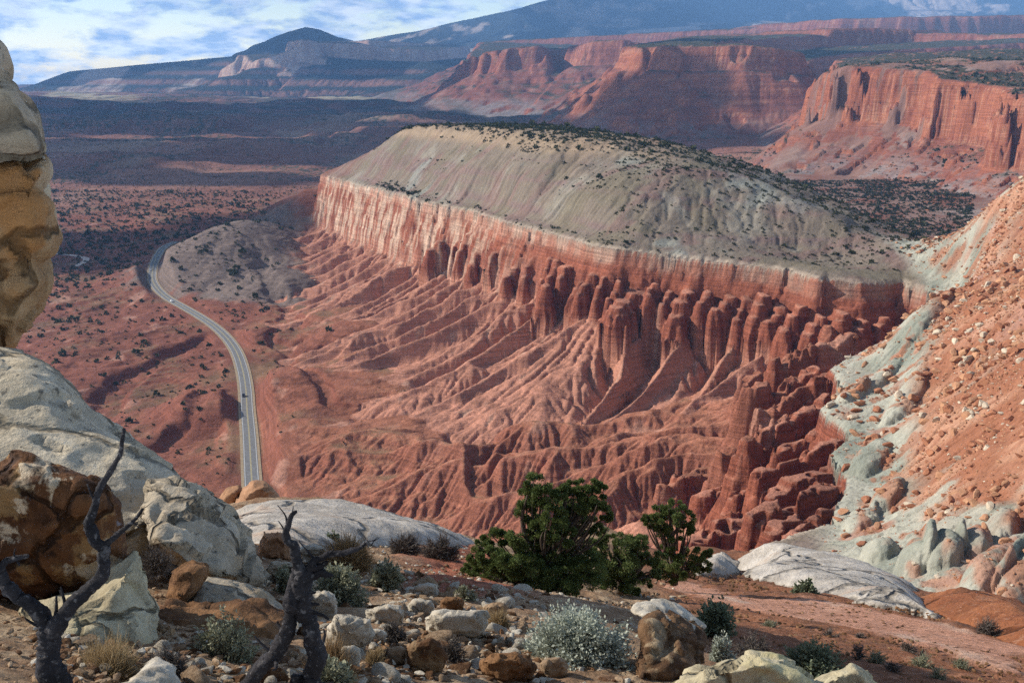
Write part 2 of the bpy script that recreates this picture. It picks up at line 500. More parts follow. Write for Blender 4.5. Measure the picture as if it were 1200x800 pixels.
def feat(x, y, F):
    poly, hc, run, sl, cur, rise = F
    pts = [p[:2] for p in poly]; at_ = [(p[2],) for p in poly]
    wn_ = run * 1.5 * fbm(x / (run * 7), y / (run * 7), 4, 51) + run * 0.5 * (ridged(x / (run * 4.0), y / (run * 4.0), 3, 52) - 0.6) + 0.5 * run * np.round(1.4 * fbm(x / (run * 2), y / (run * 2), 2, 53))
    d, (rz,) = poly_dist(x, y, pts, at_, True)
    ins = inside(x, y, pts)
    s = np.where(ins, -d, d) + wn_
    o = np.maximum(s, 0)
    # stepped cliff of blocks and bays, then talus
    def bk(q, lam, sd_): return run * q * (np.round(1.5 * fbm(x / (run * lam), y / (run * lam), 2, sd_)) + 0.5 * fbm(x / (run * lam * .3), y / (run * lam * .3), 2, sd_ + 1))
    cl = hc * (0.22 * sstep(0, run * 0.10, s + bk(.08, 1.5, 56)) + 0.43 * sstep(run * 0.18, run * 0.36, s + bk(.14, 1.9, 57)) + 0.35 * sstep(run * 0.5, run * 0.7, s + bk(.18, 2.4, 58)))
    t = np.maximum(o - run, 0)
    z = rz - cl - sl * cur * (1 - np.exp(-t / cur)) - 0.12 * t
    i = np.maximum(-s, 0)
    z = z + np.where(s < 0, rise * i + 0.10 * np.minimum(i, 150) * (0.4 + 0.9 * fbm(x / 140, y / 140, 4, 55)) , 0)
    return z.astype(f32), s

def initial_far(x, y):
    """landscape beyond the near valley; returns height and a class map"""
    z = far_base(x, y); cls = np.zeros(x.shape, np.int8)
    for k, F in enumerate(FEATS):
        lo, hi = LIM[k]
        m = (y > lo) & (y < hi)
        if not m.any(): continue
        zf = np.full(x.shape, -1e4, f32)
        zz, s = feat(x[m], y[m], F)
        zf[m] = zz
        up = zf > z
        cls[up] = k + 1
        z = np.maximum(z, zf)
    for k, (cr_, sl_, nzm) in enumerate(RIDGES):
        ymn = min(p[1] for p in cr_) - 6000; ymx = max(p[1] for p in cr_) + 6000
        m = (y > ymn) & (y < ymx)
        if not m.any(): continue
        xs, ys = x[m], y[m]
        wv = 500 * nzm
        wx = xs + wv * fbm(xs / 2600, ys / 2600, 4, 61 + k) ; wy = ys + wv * fbm(xs / 2600, ys / 2600, 4, 71 + k)
        d, (rz,) = poly_dist(wx, wy, [p[:2] for p in cr_], [(p[2],) for p in cr_])
        d0 = poly_dist(xs, ys, [p[:2] for p in cr_])
        d = np.where(d0 < 400, lerp(d0, d, np.clip(d0 / 400, 0, 1)), d)
        r = ridged(xs / 1500, ys / 1500, 4, 81 + k)
        zz = rz - sl_ * d * (0.75 + 0.25 * np.tanh(d / 1500)) - 130 * nzm * (1 - r) * sstep(100, 900, d)
        st = zz / 110.0
        zt = 110 * (np.floor(st) + sstep(0.35, 0.8, st - np.floor(st)))
        zz = lerp(zz, zt, 0.55 * sstep(50, 500, d))
        zf = np.full(x.shape, -1e4, f32); zf[m] = zz
        up = zf > z
        cls[up] = 10 + k
        z = np.maximum(z, zf)
    return z.astype(f32), cls

def bump(x, y, cx, cy, h, rx, ry, p=1.0):
    return h * np.exp(-(np.abs(((x - cx) / rx)) ** 2 + np.abs((y - cy) / ry) ** 2) ** p)

def road_dist(x, y):
    d = np.full(x.shape, 999.0, f32)
    m = (x > -480) & (x < -80) & (y > 380) & (y < 1600)
    d[m] = poly_dist(x[m], y[m], ROAD_OUT[::2] + [ROAD_OUT[-1]])
    return d

def on_grid(fn, x, y, k=4):
    """a smooth function evaluated on every k-th node of a log-polar grid"""
    Rn, Tn = x.shape
    l0, l1 = math.log(math.hypot(x[0, 0], y[0, 0])), math.log(math.hypot(x[-1, 0], y[-1, 0]))
    rr = np.exp(np.linspace(l0, l1, Rn // k)); th = np.linspace(-TH, TH, Tn // k)
    return up2(fn((rr[:, None] * np.sin(th)[None]).astype(f32), (rr[:, None] * np.cos(th)[None]).astype(f32)), Rn, Tn)

def initial_mid(x, y):
    pts = [p[:2] for p in RIMW]; at_ = [p[2:] for p in RIMW]
    d, (rz, hc, Lf, uu) = poly_dist(x, y, pts, at_)
    ins = inside(x, y, RIMPOLY)
    # scalloped rim: pillars and alcoves
    near = np.exp(-(d / 60) ** 2)
    uw = uu + 5 * fbm(x / 30, y / 30, 2, 4)
    wob = 5.0 * fbm(x / 60, y / 60, 2, 5) + 2.4 * np.round(1.3 * fbm(uw / 21, d / 300, 2, 3)) + 1.2 * (ridged(x / 9, y / 9, 2, 7) - 0.6)
    pil = 9.0 * (0.62 - ridged(uw / 33, d / 160 + 7, 2, 6)) + 2.6 * (0.6 - ridged(uw / 9.5, d / 120, 2, 8))
    pil = pil * lerp(0.45, 1.0, sstep(-110, 10, x))
    s = np.where(ins, -d, d) + wob * near
    o = np.maximum(s, 0)
    cap = on_grid(CAPF, x, y)
    fl = on_grid(lambda a, b: FLOORF(np.clip(a, -1300, 600), np.clip(b, 250, 2400)), x, y)
    fb, cls = initial_far(x, y)
    fl = lerp(fl, fb, sstep(1500, 2100, y))
    cap = lerp(cap, fb, sstep(1350, 1750, y))
    # hills left of the mesa
    fl = fl + bump(x, y, -285, 1190, 46, 75, 120) + bump(x, y, -330, 1120, 16, 60, 60)
    fl = np.maximum(fl, -136 - 0.50 * np.sqrt(((x + 262) * 0.95) ** 2 + ((y - 1350) * 0.9) ** 2 + 80) + 0.0)
    fl = np.maximum(fl, -128 - 0.46 * np.sqrt((np.maximum(np.abs(x + 222) - 22, 0)) ** 2 + (y - 1330) ** 2 + 60))
    for (a, b, z0, h, rx, ry) in [(420, 400, -196, 11, 45, 38), (455, 425, -196, 8, 34, 30), (395, 375, -196, 8, 40, 30), (330, 345, -199, 12, 34, 34), (245, 488, -204, 14, 27, 34), (300, 400, -201, 7, 24, 26),
                                 (400, 470, -199, 13, 62, 50), (330, 520, -200, 9, 30, 40), (470, 545, -194, 10, 34, 26), (440, 520, -196, 9, 40, 22), (330, 470, -200, 8, 24, 28), (520, 580, -190, 10, 30, 20),
                                 (380, 550, -199, 8, 26, 20), (560, 545, -189, 9, 44, 14), (640, 560, -182, 12, 60, 14), (720, 560, -172, 14, 60, 12), (690, 520, -178, 10, 50, 14), (800, 560, -160, 14, 34, 12), (740, 600, -166, 14, 60, 12), (650, 600, -177, 12, 50, 12), (600, 585, -184, 9, 30, 12)]:
        c = at_z(a, b, z0)
        wx = x + 14 * fbm(x / 40, y / 40, 2, 9); wy = y + 14 * fbm(x / 40, y / 40, 2, 10)
        fl = fl + bump(wx, wy, c[0], c[1], h, rx, ry, 1.4)
    nr = sstep(0, 1, (y - 300) / 300)
    fl = fl + 3.2 * fbm(x / 90, y / 90, 4, 11) + 1.6 * fbm(x / 25, y / 25, 3, 12)
    # left flats: low rock steps
    lf = sstep(-90, -230, x) * (1 - sstep(1500, 2200, y))
    q = fbm(x / 130, y / 130, 4, 13) * 12
    fl = fl + lf * (np.floor(q / 2.6) * 2.6 + 2.6 * sstep(0.6, 1.0, q / 2.6 - np.floor(q / 2.6)) - q * 0.25) * 0.75 * sstep(10, 60, road_dist(x, y))
    for line, dp, w in [([(245, 398), (215, 410), (180, 422), (140, 440), (100, 480), (80, 500)], 6, 18), ([(262, 470), (240, 505), (200, 515), (150, 528), (90, 560)], 5, 13),
                        ([(560, 610), (556, 570), (545, 520), (520, 470), (490, 440), (470, 400)], 5, 8), ([(345, 380), (325, 350), (300, 320)], 4, 8), ([(500, 470), (420, 500), (350, 440), (320, 370)], 3.5, 7)]:
        pl = [at_z(a, b, -203 if a < 300 else -193)[:2] for a, b in line]
        wx = x + 16 * fbm(x / 45, y / 45, 3, 15); wy = y + 16 * fbm(x / 45, y / 45, 3, 16)
        dd = poly_dist(wx, wy, pl)
        fl = fl - dp * (1 - sstep(w * 0.45, w, dd))
    # badland ridges on the right part of the floor
    bl = sstep(-70, 10, x + 0.25 * (600 - y)) * sstep(760, 620, y)
    bl2 = sstep(-190, -110, x) * sstep(610, 540, y) * (1 - bl) * sstep(14, 40, road_dist(x, y))
    fl = fl + bl2 * (10.0 * (ridged(x / 48 + 0.3 * fbm(x / 50, y / 50, 2, 46), y / 26, 3, 47) - 0.6) + 2.2 * (ridged(x / 12, y / 12, 2, 48) - 0.6))
    fl = fl + bl * (9.0 * (ridged(x / 55 + 0.3 * fbm(x / 50, y / 50, 2, 18), y / 34, 3, 17) - 0.6) + 2.0 * (ridged(x / 14, y / 14, 2, 19) - 0.6))
    # pale cap ledge, two cliff steps, then the talus fan cut into spurs
    def blk(lam, sd_, amp):
        return amp * np.round(1.6 * fbm(uw / lam, d / 200 + sd_, 2, sd_)) + 0.25 * amp * fbm(uw / (lam * 0.4), d / 60, 2, sd_ + 3)
    c0 = 10 * sstep(0, 1.4, o + blk(16, 141, 1.0))
    hb = np.maximum(hc - 10, 1)
    body = hb * (0.20 * sstep(1.8, 3.2, o + 0.6 * pil + blk(13, 142, 1.4)) + 0.22 * sstep(4.0, 5.6, o + pil + blk(15, 143, 1.7))
                 + 0.30 * sstep(6.5, 8.6, o + 1.1 * pil + blk(20, 144, 1.8)) + 0.28 * sstep(10.0, 12.2, o + 1.2 * pil + blk(24, 145, 2.0)))
    t = np.maximum(o + 0.9 * pil - 10.5, 0)
    fan = 0.60 * Lf * 0.72 * (1 - np.exp(-t / (Lf * 0.72))) + 0.10 * t + 0.45 * np.maximum(t - 1.2 * Lf, 0)
    us = uw + 9 * fbm(x / 55, y / 55, 2, 20)
    s1 = np.abs(2 * ((us / 31) - np.floor(us / 31)) - 1)
    s2 = np.abs(2 * ((us / 12.7 + 0.3) - np.floor(us / 12.7 + 0.3)) - 1)
    av = 0.6 + 0.9 * sstep(-0.4, 0.4, pn(us / 45, t / 300, 21))
    env = sstep(2, 30, t) * (1 - sstep(Lf * 0.75, Lf * 1.6, t))
    spur = ((s1 - 0.5) * 15 * av + (s2 - 0.5) * 4.0) * env
    zo = rz - c0 - body - fan + spur + 1.2 * fbm(x / 12, y / 12, 3, 22)
    k = 5.0
    zmx = np.maximum(zo, fl) + 0.0
    h = np.clip(0.5 + 0.5 * (zo - fl) / k, 0, 1)
    zsm = fl + (zo - fl) * h + k * h * (1 - h) * 0.6
    ii = np.maximum(-s, 0)
    crest = on_grid(CRESTF, x, y) + 1.2 * fbm(x / 50, y / 50, 3, 27)
    mesa = sstep(620, 660, y) * (1 - sstep(1200, 1330, y)) * (1 - sstep(120, 260, x - 0.12 * y))
    cr_ = cap + 7 * sstep(20, 90, ii)
    hh = np.clip(0.5 + 0.5 * (crest - cr_) / 5.0, 0, 1)
    smin = crest + (cr_ - crest) * hh - 5.0 * hh * (1 - hh)
    cap = lerp(cap, smin, mesa)
    ribs = (ridged((uw + 22 * fbm(x / 60, y / 60, 3, 28)) / 38, ii / 110, 3, 29) - 0.55) * 5.0 * (0.4 + sstep(-0.3, 0.4, fbm(x / 90, y / 90, 2, 44))) + (ridged(uw / 11 + 0.8 * fbm(x / 18, y / 18, 2, 45), ii / 60, 2, 30) - 0.55) * 0.9
    cap = cap + ribs * sstep(6, 26, ii) * (1 - sstep(85, 125, ii)) * np.maximum(mesa, 0.35 * sstep(250, 400, y))
    q_ = (cap - rz) / 9.0 + 0.5 * fbm(x / 80, y / 80, 2, 26)
    cap = cap + mesa * 2.2 * (sstep(0.55, 0.85, q_ - np.floor(q_)) - (q_ - np.floor(q_))) * sstep(20, 40, ii) * sstep(-0.2, 0.3, fbm(x / 90, y / 90, 2, 36))
    # clay knolls of the right hillside
    hillw = sstep(640, 560, y) * sstep(0, 40, x)
    cap = cap + hillw * (2.6 * (ridged(x / 22 + 0.3 * fbm(x / 30, y / 30, 2, 37), y / 40, 3, 38) - 0.6) + 1.0 * (ridged(x / 7, y / 14, 2, 39) - 0.6)) * sstep(2, 12, ii) * (1 - 0.75 * sstep(26, 60, ii) * sstep(200, 240, y))
    zc = cap + 2.4 * fbm(x / 60, y / 60, 4, 23) * sstep(4, 40, -s) + 0.8 * fbm(x / 14, y / 14, 3, 24) * sstep(2, 20, -s)
    # at the rim the cap starts on the rim height
    zc = lerp(rz + 0.22 * np.maximum(-s, 0), zc, sstep(4, 26, -s))
    z = np.where(s < 0, zc, zsm)
    # far cliffs beyond the side canyon
    use = (cls > 0) & (fb > z)
    z = np.where(use, fb, z)
    region = np.where(use, 3, np.where(s < 0, 1, np.where(zo > fl - 1.0, 2, 0))).astype(np.int8)
    return z.astype(f32), region, s, rz.astype(f32), hc.astype(f32)

# hoodoo columns standing out of the cliff: px, top py, base py, width px
HOODOOS = [(523, 271, 302, 17), (538, 276, 306, 11), (551, 273, 310, 14), (569, 283, 330, 20), (588, 285, 318, 17), (598, 312, 345, 14), (612, 297, 338, 16), (624, 297, 341, 18), (645, 270, 312, 14),
           (653, 302, 346, 13), (664, 303, 360, 21), (681, 322, 348, 14), (694, 314, 362, 18), (708, 312, 366, 17), (726, 322, 372, 15), (745, 334, 376, 27), (768, 328, 352, 15), (786, 332, 356, 15),
           (808, 338, 384, 30), (832, 326, 352, 16), (858, 330, 358, 15), (876, 342, 400, 22), (896, 344, 400, 18), (917, 336, 370, 18), (940, 345, 392, 20), (965, 350, 385, 22), (990, 345, 380, 18), (1015, 350, 385, 18), (1040, 345, 375, 20)]
# stepped fins running down from the near rim into the bay: crest pixels from the rim outwards, crest heights
FINS = [([(1000, 391), (968, 400), (946, 401), (908, 418)], -109, -127, 6.0), ([(958, 428), (930, 438), (905, 443), (880, 447)], -112, -137, 5.0), ([(972, 438), (955, 441), (932, 459), (912, 465), (895, 477)], -109, -134, 5.5),
        ([(980, 459), (955, 468), (938, 479), (918, 489), (894, 499), (874, 509)], -108, -136, 6.0), ([(990, 478), (972, 501), (934, 511), (910, 525)], -108, -130, 5.5), ([(980, 512), (940, 527), (906, 540), (884, 548)], -107, -130, 5.5),
        ([(905, 520), (878, 519), (848, 523)], -132, -139, 6.5), ([(976, 540), (950, 548), (925, 566), (905, 575)], -106, -125, 5.0), ([(905, 571), (884, 572), (866, 575)], -128, -134, 5.5), ([(985, 566), (962, 568), (934, 572), (912, 583), (888, 598)], -105, -126, 5.5),
        ([(984, 588), (955, 592), (930, 604), (900, 618)], -104, -124, 5.5), ([(900, 600), (867, 603), (835, 618), (808, 628)], -126, -138, 6.5), ([(970, 610), (940, 622), (905, 632)], -104, -121, 5.0), ([(880, 560), (850, 570), (820, 580)], -138, -148, 6.0), ([(860, 540), (820, 548), (780, 560)], -142, -156, 6.0),
        ([(925, 414), (900, 432), (872, 440)], -128, -142, 5.0)]
def add_fins(z, x, y):
    z = z.copy()
    for i, (cr_, z0, z1, hw) in enumerate(FINS):
        n = len(cr_)
        zs = [z0 + (z1 - z0) * (k / (n - 1)) ** 0.9 for k in range(n)]
        Y0 = at_z(cr_[0][0], cr_[0][1], z0)[1]
        P = [at_y(a, b, Y0 - 5.0 * k) for k, (a, b) in enumerate(cr_)]
        m = (x > min(p[0] for p in P) - 45) & (x < max(p[0] for p in P) + 45) & (y > min(p[1] for p in P) - 50) & (y < max(p[1] for p in P) + 50)
        xs, ys = x[m], y[m]
        wx = xs + 3.2 * fbm(xs / 14, ys / 14, 3, 150 + i); wy = ys + 3.2 * fbm(xs / 14, ys / 14, 3, 170 + i)
        d, (cz, uu) = poly_dist(wx, wy, [p[:2] for p in P], [(p[2], 30.0 * k) for k, p in enumerate(P)])
        # crest goes down in steps, flanks are blocky
        st = cz / 4.5 + 0.4 * fbm(xs / 20, ys / 20, 2, 190 + i)
        cz = lerp(cz, 4.5 * (np.floor(st) + sstep(0.45, 0.95, st - np.floor(st))), 0.7)
        d = d + 1.0 * (0.6 - ridged(xs / 9, ys / 9, 2, 210 + i)) + 1.0 * np.round(1.5 * fbm(xs / 7, ys / 7, 2, 230 + i))
        cz = cz - 4.5 * sstep(0.20, 0.34, fbm(xs / 11, ys / 11, 2, 270 + i)) - 1.8 * sstep(0.1, 0.2, fbm(xs / 5, ys / 5, 2, 290 + i))
        hw = hw * (0.72 + 0.35 * fbm(xs / 16, ys / 16, 2, 250 + i))
        h = cz - 0.05 * np.maximum(d, 0) ** 2 - 5.0 * sstep(hw * 0.55, hw * 0.78, d) - 7.0 * sstep(hw * 0.95, hw * 1.18, d) - 6.0 * sstep(hw * 1.35, hw * 1.6, d) - 0.9 * np.maximum(d - hw * 1.6, 0)
        z[m] = np.maximum(z[m], h)
    return z

def add_hoodoos(z, x, y, reg):
    z = z.copy()
    for i, (px, pt, pb, w) in enumerate(HOODOOS):
        if pt < 400 and px < 1050:
            Yc = float(np.interp(px, RIM_X, RIM_Y)) - (17 if px > 600 else 12)
            # distance from which the base lies on the talus
            ztop = at_y(px, pt, Yc)[2]
            ztop = min(ztop, float(np.interp(px, RIM_X, RIM_Z)) - 13)
        else:
            # fins under the bay
            zt = -126 - 0.02 * (1000 - px) - (0 if px > 900 else 8)
            Yc = at_z(px, pt, zt)[1]; ztop = zt
        X0, Y0, _ = at_y(px, pt, Yc)
        r_ = random.Random(i)
        rad0 = 0.5 * w * Yc / FPX * r_.uniform(0.85, 1.3)
        dep = (pb - pt) * Yc / FPX * r_.uniform(0.55, 0.9)
        ztop -= r_.uniform(0, 5)
        # a buttress chain: the column and lower, broken blocks stepping out from the wall
        for k in range(3):
            X1 = X0 - k * rad0 * r_.uniform(0.5, 1.1); Y1 = Y0 - k * rad0 * r_.uniform(0.7, 1.2)
            zt = ztop - k * dep * r_.uniform(0.22, 0.34); rad = rad0 * (1.0 - 0.12 * k) * r_.uniform(0.85, 1.15)
            m = (np.abs(x - X1) < rad * 4) & (np.abs(y - Y1) < rad * 6)
            if not m.any(): continue
            xs, ys = x[m], y[m]
            dx, dy = xs - X1, ys - Y1
            bk = np.where(dy > 0, 0.30, 1.0)
            rr = np.sqrt(dx ** 2 + (dy * bk) ** 2) / rad
            rr = rr * (1 + 0.20 * pn(xs / 6, ys / 6, 100 + i + k) + 0.14 * np.round(1.5 * pn(xs / 3.5, ys / 3.5, 160 + i + k)))
            rel = dep * (1 - 0.2 * k)
            hgt = zt - rel * 0.10 * np.minimum(rr, 1.0) ** 2 - rel * 0.38 * sstep(0.62, 0.80, rr) - rel * 0.10 * sstep(0.82, 1.0, rr) - rel * 0.6 * sstep(1.02, 1.22, rr) + 0.7 * fbm(xs / 5, ys / 5, 2, 130 + i)
            z[m] = np.maximum(z[m], np.where(rr < 1.45, hgt, -1e4))
    return z

TH = R_(31.5)
def lp_grid(r0, r1, dth):
    Tn = int(2 * TH / dth) + 1
    Rn = int(math.log(r1 / r0) / dth) + 1
    th = np.linspace(-TH, TH, Tn, dtype=np.float64)
    rr = r0 * np.exp(np.arange(Rn) * dth)
    X = (rr[:, None] * np.sin(th)[None]).astype(f32); Y = (rr[:, None] * np.cos(th)[None]).astype(f32)
    return X, Y, (rr * dth).astype(f32)[:, None]

QUAL = 1.0
import time
_T0 = time.time()
def tick(s): print('TICK', s, round(time.time() - _T0, 1))
tick('mid')
dth = 0.0013 * QUAL
Xc, Yc_, cellc = lp_grid(88, 2450, dth * 2)
zc0, regc, sc_, rzc, hcc = initial_mid(Xc, Yc_)
blc = np.maximum(sstep(-90, 0, Xc + 0.25 * (600 - Yc_)) * sstep(780, 640, Yc_), 0.9 * sstep(-190, -110, Xc) * sstep(610, 540, Yc_))
Kc = np.where(regc == 2, 0.020, np.where(regc == 1, 0.0036, np.where(regc == 3, 0.002, 0.003 + 0.022 * blc))).astype(f32)
Kc = np.where((sc_ > -3) & (sc_ < 13), 0.001, Kc)
Kc = Kc * (0.75 + 0.5 * fbm(Xc / 20, Yc_ / 20, 2, 25) + 0.25)
rt = road_dist(Xc, Yc_)
Kc = np.where(rt < 25, 0.0, Kc)
tick('init coarse')
zn0 = zc0 + 0.5 * _RV[(np.arange(zc0.size) * 7919) & 65535].reshape(zc0.shape)
ze, Ac = erode(zn0, cellc, Kc.astype(f32) * 1.1, 46, 0.42, 0.004, amax=450.0)
tick('erode coarse')
Xm, Ym, cellm = lp_grid(88, 2450, dth)
zm0, reg, sm, rzm, hcm = initial_mid(Xm, Ym)
dz = up2(ze - zc0, *Xm.shape)
zm = zm0 + dz
Km = up2(Kc, *Xm.shape)
zm = zm + 0.25 * _RV[(np.arange(zm.size) * 7919) & 65535].reshape(zm.shape)
tick('init fine')
zm = add_fins(add_hoodoos(zm, Xm, Ym, reg), Xm, Ym)
finm = (zm - zm0 - dz > 1.0)
# rounded clay knolls at the foot of the right hillside: px, py, distance, half width, half length, height, direction
for i, (a, b, Y0, rw, rl, hh, dr) in enumerate([(1072, 655, 176, 3.4, 8, 5.0, .30), (1105, 648, 174, 3.6, 9, 5.5, .35), (1140, 640, 176, 3.2, 9, 4.6, .35), (1172, 628, 184, 3.0, 8, 4.2, .4), (1030, 645, 196, 3.2, 6, 3.6, .2), (1165, 678, 158, 3.8, 13, 4.6, .75),
                                           (1200, 694, 152, 3.6, 12, 4.4, .75), (1040, 570, 250, 4, 9, 4.0, .5), (1020, 528, 285, 5, 10, 4.0, .5), (1010, 590, 240, 4, 8, 3.6, .4), (1060, 470, 330, 5, 14, 4.0, .7), (1030, 440, 365, 5, 16, 4.4, .7), (1085, 410, 390, 5, 18, 4.2, .8), (1000, 455, 355, 4.5, 10, 3.6, .6)]):
    X0 = at_y(a, b, Y0)[0]
    m = (np.abs(Xm - X0) < 40) & (np.abs(Ym - Y0) < 40)
    xs, ys = Xm[m] - X0, Ym[m] - Y0
    u = xs * math.cos(dr) - ys * math.sin(dr); v = xs * math.sin(dr) + ys * math.cos(dr)
    rr = np.sqrt((u / rw) ** 2 + (v / rl) ** 2) * (1 + 0.22 * fbm(Xm[m] / 4, Ym[m] / 4, 3, 260 + i)) + 0.10 * (ridged(u / 1.6, v / 9, 2, 280 + i) - .5)
    zm[m] += hh * np.sqrt(np.clip(1 - rr ** 2, 0, 1))

Km = np.where((sm > -2) & (sm < 14) & (reg == 2), Km * 0.1, Km)
Km = np.where(finm, 0.004, Km)
zm, Am = erode(zm, cellm, Km.astype(f32), 12, 0.42, 0.003, amax=450.0)
tick('erode fine')
# thin strata ledges on the red beds and the flats
red = ((reg == 2) | (reg == 0)) & (Ym < 1700)
wz = zm + 1.2 * fbm(Xm / 40, Ym / 40, 3, 31)
st = wz / 3.1
fr = st - np.floor(st)
led = 3.1 * (sstep(0.62, 0.95, fr) - fr)
amt = np.where(reg == 2, 0.42 * sstep(60, 10, sm), 0.30 * sstep(-0.1, 0.3, fbm(Xm / 70, Ym / 70, 3, 32))) * (0.4 + 0.6 * sstep(-0.3, 0.3, fbm(Xm / 18, Ym / 18, 2, 33)))
zm = np.where(red, zm + led * amt, zm)
# small scale roughness
zm = zm + np.where(reg == 1, 0.35, 0.55) * fbm(Xm / 5.5, Ym / 5.5, 4, 34) * np.clip(Ym / 500, 0.35, 2.0) * sstep(-0.5, 0.3, fbm(Xm / 60, Ym / 60, 2, 35))
# road bench
rdm = road_dist(Xm, Ym)
zm = lerp(zm, np.full_like(zm, ROADZ - 0.35), 1 - sstep(6.0, 17.0, rdm))
spd = np.full(Xm.shape, 999.0, f32)
mk = (Xm < -350) & (Xm > -700) & (Ym > 1000) & (Ym < 1500)
spd[mk] = poly_dist(Xm[mk], Ym[mk], SPUR)
zm = lerp(zm, np.full_like(zm, -203.4), 1 - sstep(7.0, 22.0, spd))
# ------------------------------------------------------------------ ground colours (albedo by rock type)
def slope_of(z, cell):
    gr = np.zeros_like(z); gt = np.zeros_like(z)
    gr[1:-1] = (z[2:] - z[:-2]) * 0.5; gt[:, 1:-1] = (z[:, 2:] - z[:, :-2]) * 0.5
    return np.sqrt(gr ** 2 + gt ** 2) / cell

def C(*v): return np.array(v, f32)

def color_mid():
    x, y, z = Xm, Ym, zm
    sl = slope_of(z, cellm)
    n1 = fbm(x / 70, y / 70, 4, 201); n2 = fbm(x / 17, y / 17, 4, 202); n3 = fbm(x / 5, y / 5, 3, 203)
    below = rzm - z                       # metres under the rim
    wob = 1.6 * fbm(x / 30, y / 30, 3, 204)
    # --- red beds
    band = fbm(x * 0 + 1.7, (below + wob) / 2.2, 3, 205)
    redc = mixc(np.broadcast_to(C(.265, .086, .050), x.shape + (3,)), C(.150, .044, .029), sstep(-0.12, 0.30, band))
    fanw = sstep(9, 17, sm + 2 * n2) * sstep(hcm * 0.72, hcm * 0.98, below + 3 * n2)
    redc = mixc(redc, C(.455, .212, .142), np.where(finm, sstep(1.5, 0.6, sl) * 0.75, fanw) * 0.92)
    pale = sstep(11.5, 8.5, below + wob) * sstep(-1, 1.0, below) * (~finm) * sstep(440, 560, y)
    redc = mixc(redc, mixc(np.broadcast_to(C(.50, .27, .19), x.shape + (3,)), C(.60, .47, .36), sstep(-0.1, 0.3, fbm(x / 16, y / 16, 3, 206))), pale * (0.30 + 0.55 * sstep(120, -120, x)))
    # cream, streaked wall of the left half of the mesa
    wall = sstep(8, 12, below) * sstep(64, 50, below) * sstep(26, 16, sm) * sstep(30, -60, x) * (reg == 2)
    strk = fbm(x / 7, y / 7, 3, 207) + 0.6 * fbm(x / 28, y / 28, 2, 208)
    redc = mixc(redc, C(.52, .36, .265), wall * sstep(-0.12, 0.28, strk) * 0.95)
    # streaks of fallen debris on the fans
    deb = sstep(0.30, 0.5, fbm((x + y) / 30, (y - x) / 12, 3, 209)) * sstep(20, 35, sm) * (reg == 2)
    redc = mixc(redc, C(.47, .30, .22), deb * 0.55)
    redc = redc * (1 + 0.16 * n3 + 0.10 * n2)[..., None]
    # --- valley floor
    fl = mixc(np.broadcast_to(C(.300, .118, .068), x.shape + (3,)), C(.215, .078, .050), sstep(-30, -240, x + 90 * n1))
    fl = mixc(fl, C(.385, .165, .102), sstep(-150, 0, x + 60 * n1) * sstep(720, 620, y) * (0.55 + 0.45 * sstep(-0.2, 0.3, n2)))
    olive = sstep(-0.05, 0.45, n1 + 0.35 * n2 + 0.18 * sstep(-300, -60, x) - 0.35 * sstep(0, 90, x)) * sstep(0.42, 0.10, sl)
    fl = mixc(fl, C(.185, .125, .070), olive * 0.7)
    fl = mixc(fl, C(.42, .21, .145), sstep(0.15, 0.5, n2) * 0.45 * sstep(-260, 0, x))
    fl = mixc(fl, C(.20, .064, .042), sstep(0.45, 0.9, sl) * 0.55)
    fl = mixc(fl, C(.47, .26, .19), sstep(0.30, 0.44, fbm(x / 26, y / 40, 4, 210)) * 0.5)
    gh = np.exp(-(((x + 310) / 95) ** 2 + ((y - 1170) / 150) ** 2)) + 0.7 * np.exp(-(((x + 200) / 70) ** 2 + ((y - 1010) / 60) ** 2))
    fl = mixc(fl, C(.175, .135, .115), sstep(0.28, 0.5, gh + 0.16 * n2 + 0.1 * n1) * 0.92)
    # wash floors are paler
    fl = mixc(fl, C(.46, .235, .165), sstep(5.5, 8.5, np.log(Am + 1)) * (sl < 0.35) * 0.5 * sstep(-250, -100, x))
    fl = fl * (1 + 0.16 * n3)[..., None]
    # --- grey cap of the mesa and its slopes
    up = np.maximum(z - rzm, 0) + 2.0 * n1 + 1.2 * n2
    cap = np.broadcast_to(C(.215, .172, .132), x.shape + (3,))
    b2 = fbm(x / 200, up / 6.0 + 9, 3, 211)
    cap = mixc(cap, C(.225, .158, .138), sstep(0.0, 0.35, b2))
    cap = mixc(cap, C(.285, .255, .205), sstep(0.06, 0.34, fbm((x + 0.4 * y) / 34, (y - 0.4 * x) / 60, 5, 212)) * 0.75)
    cap = mixc(cap, C(.185, .155, .105), sstep(-0.02, 0.26, fbm(x / 45 + 20, y / 45, 5, 242)) * 0.7)
    cap = mixc(cap, C(.215, .135, .115), sstep(0.08, 0.26, fbm(x / 38 + 70, y / 30, 5, 243)) * 0.7)
    cap = mixc(cap, C(.29, .30, .26), sstep(0.22, 0.42, fbm(x / 60, y / 60, 4, 213)) * 0.7)
    cap = mixc(cap, C(.345, .25, .165), sstep(42, 50, up) * 0.8)
    cap = mixc(cap, C(.24, .125, .09), sstep(0.18, 0.45, fbm(x / 120 + 4, y / 120, 4, 214)) * 0.45 * sstep(-50, 200, x))
    cap = mixc(cap, C(.50, .40, .31), sstep(3.5, 0.5, np.maximum(-sm, 0)) * 0.6)
    # canyon behind the mesa: pinkish grey clay with red rubble
    cany = sstep(180, 330, x) * sstep(640, 760, y) + sstep(1150, 1300, y)
    cany = np.clip(cany, 0, 1)
    cc = mixc(np.broadcast_to(C(.25, .155, .125), x.shape + (3,)), C(.215, .09, .062), sstep(-0.15, 0.3, n1))
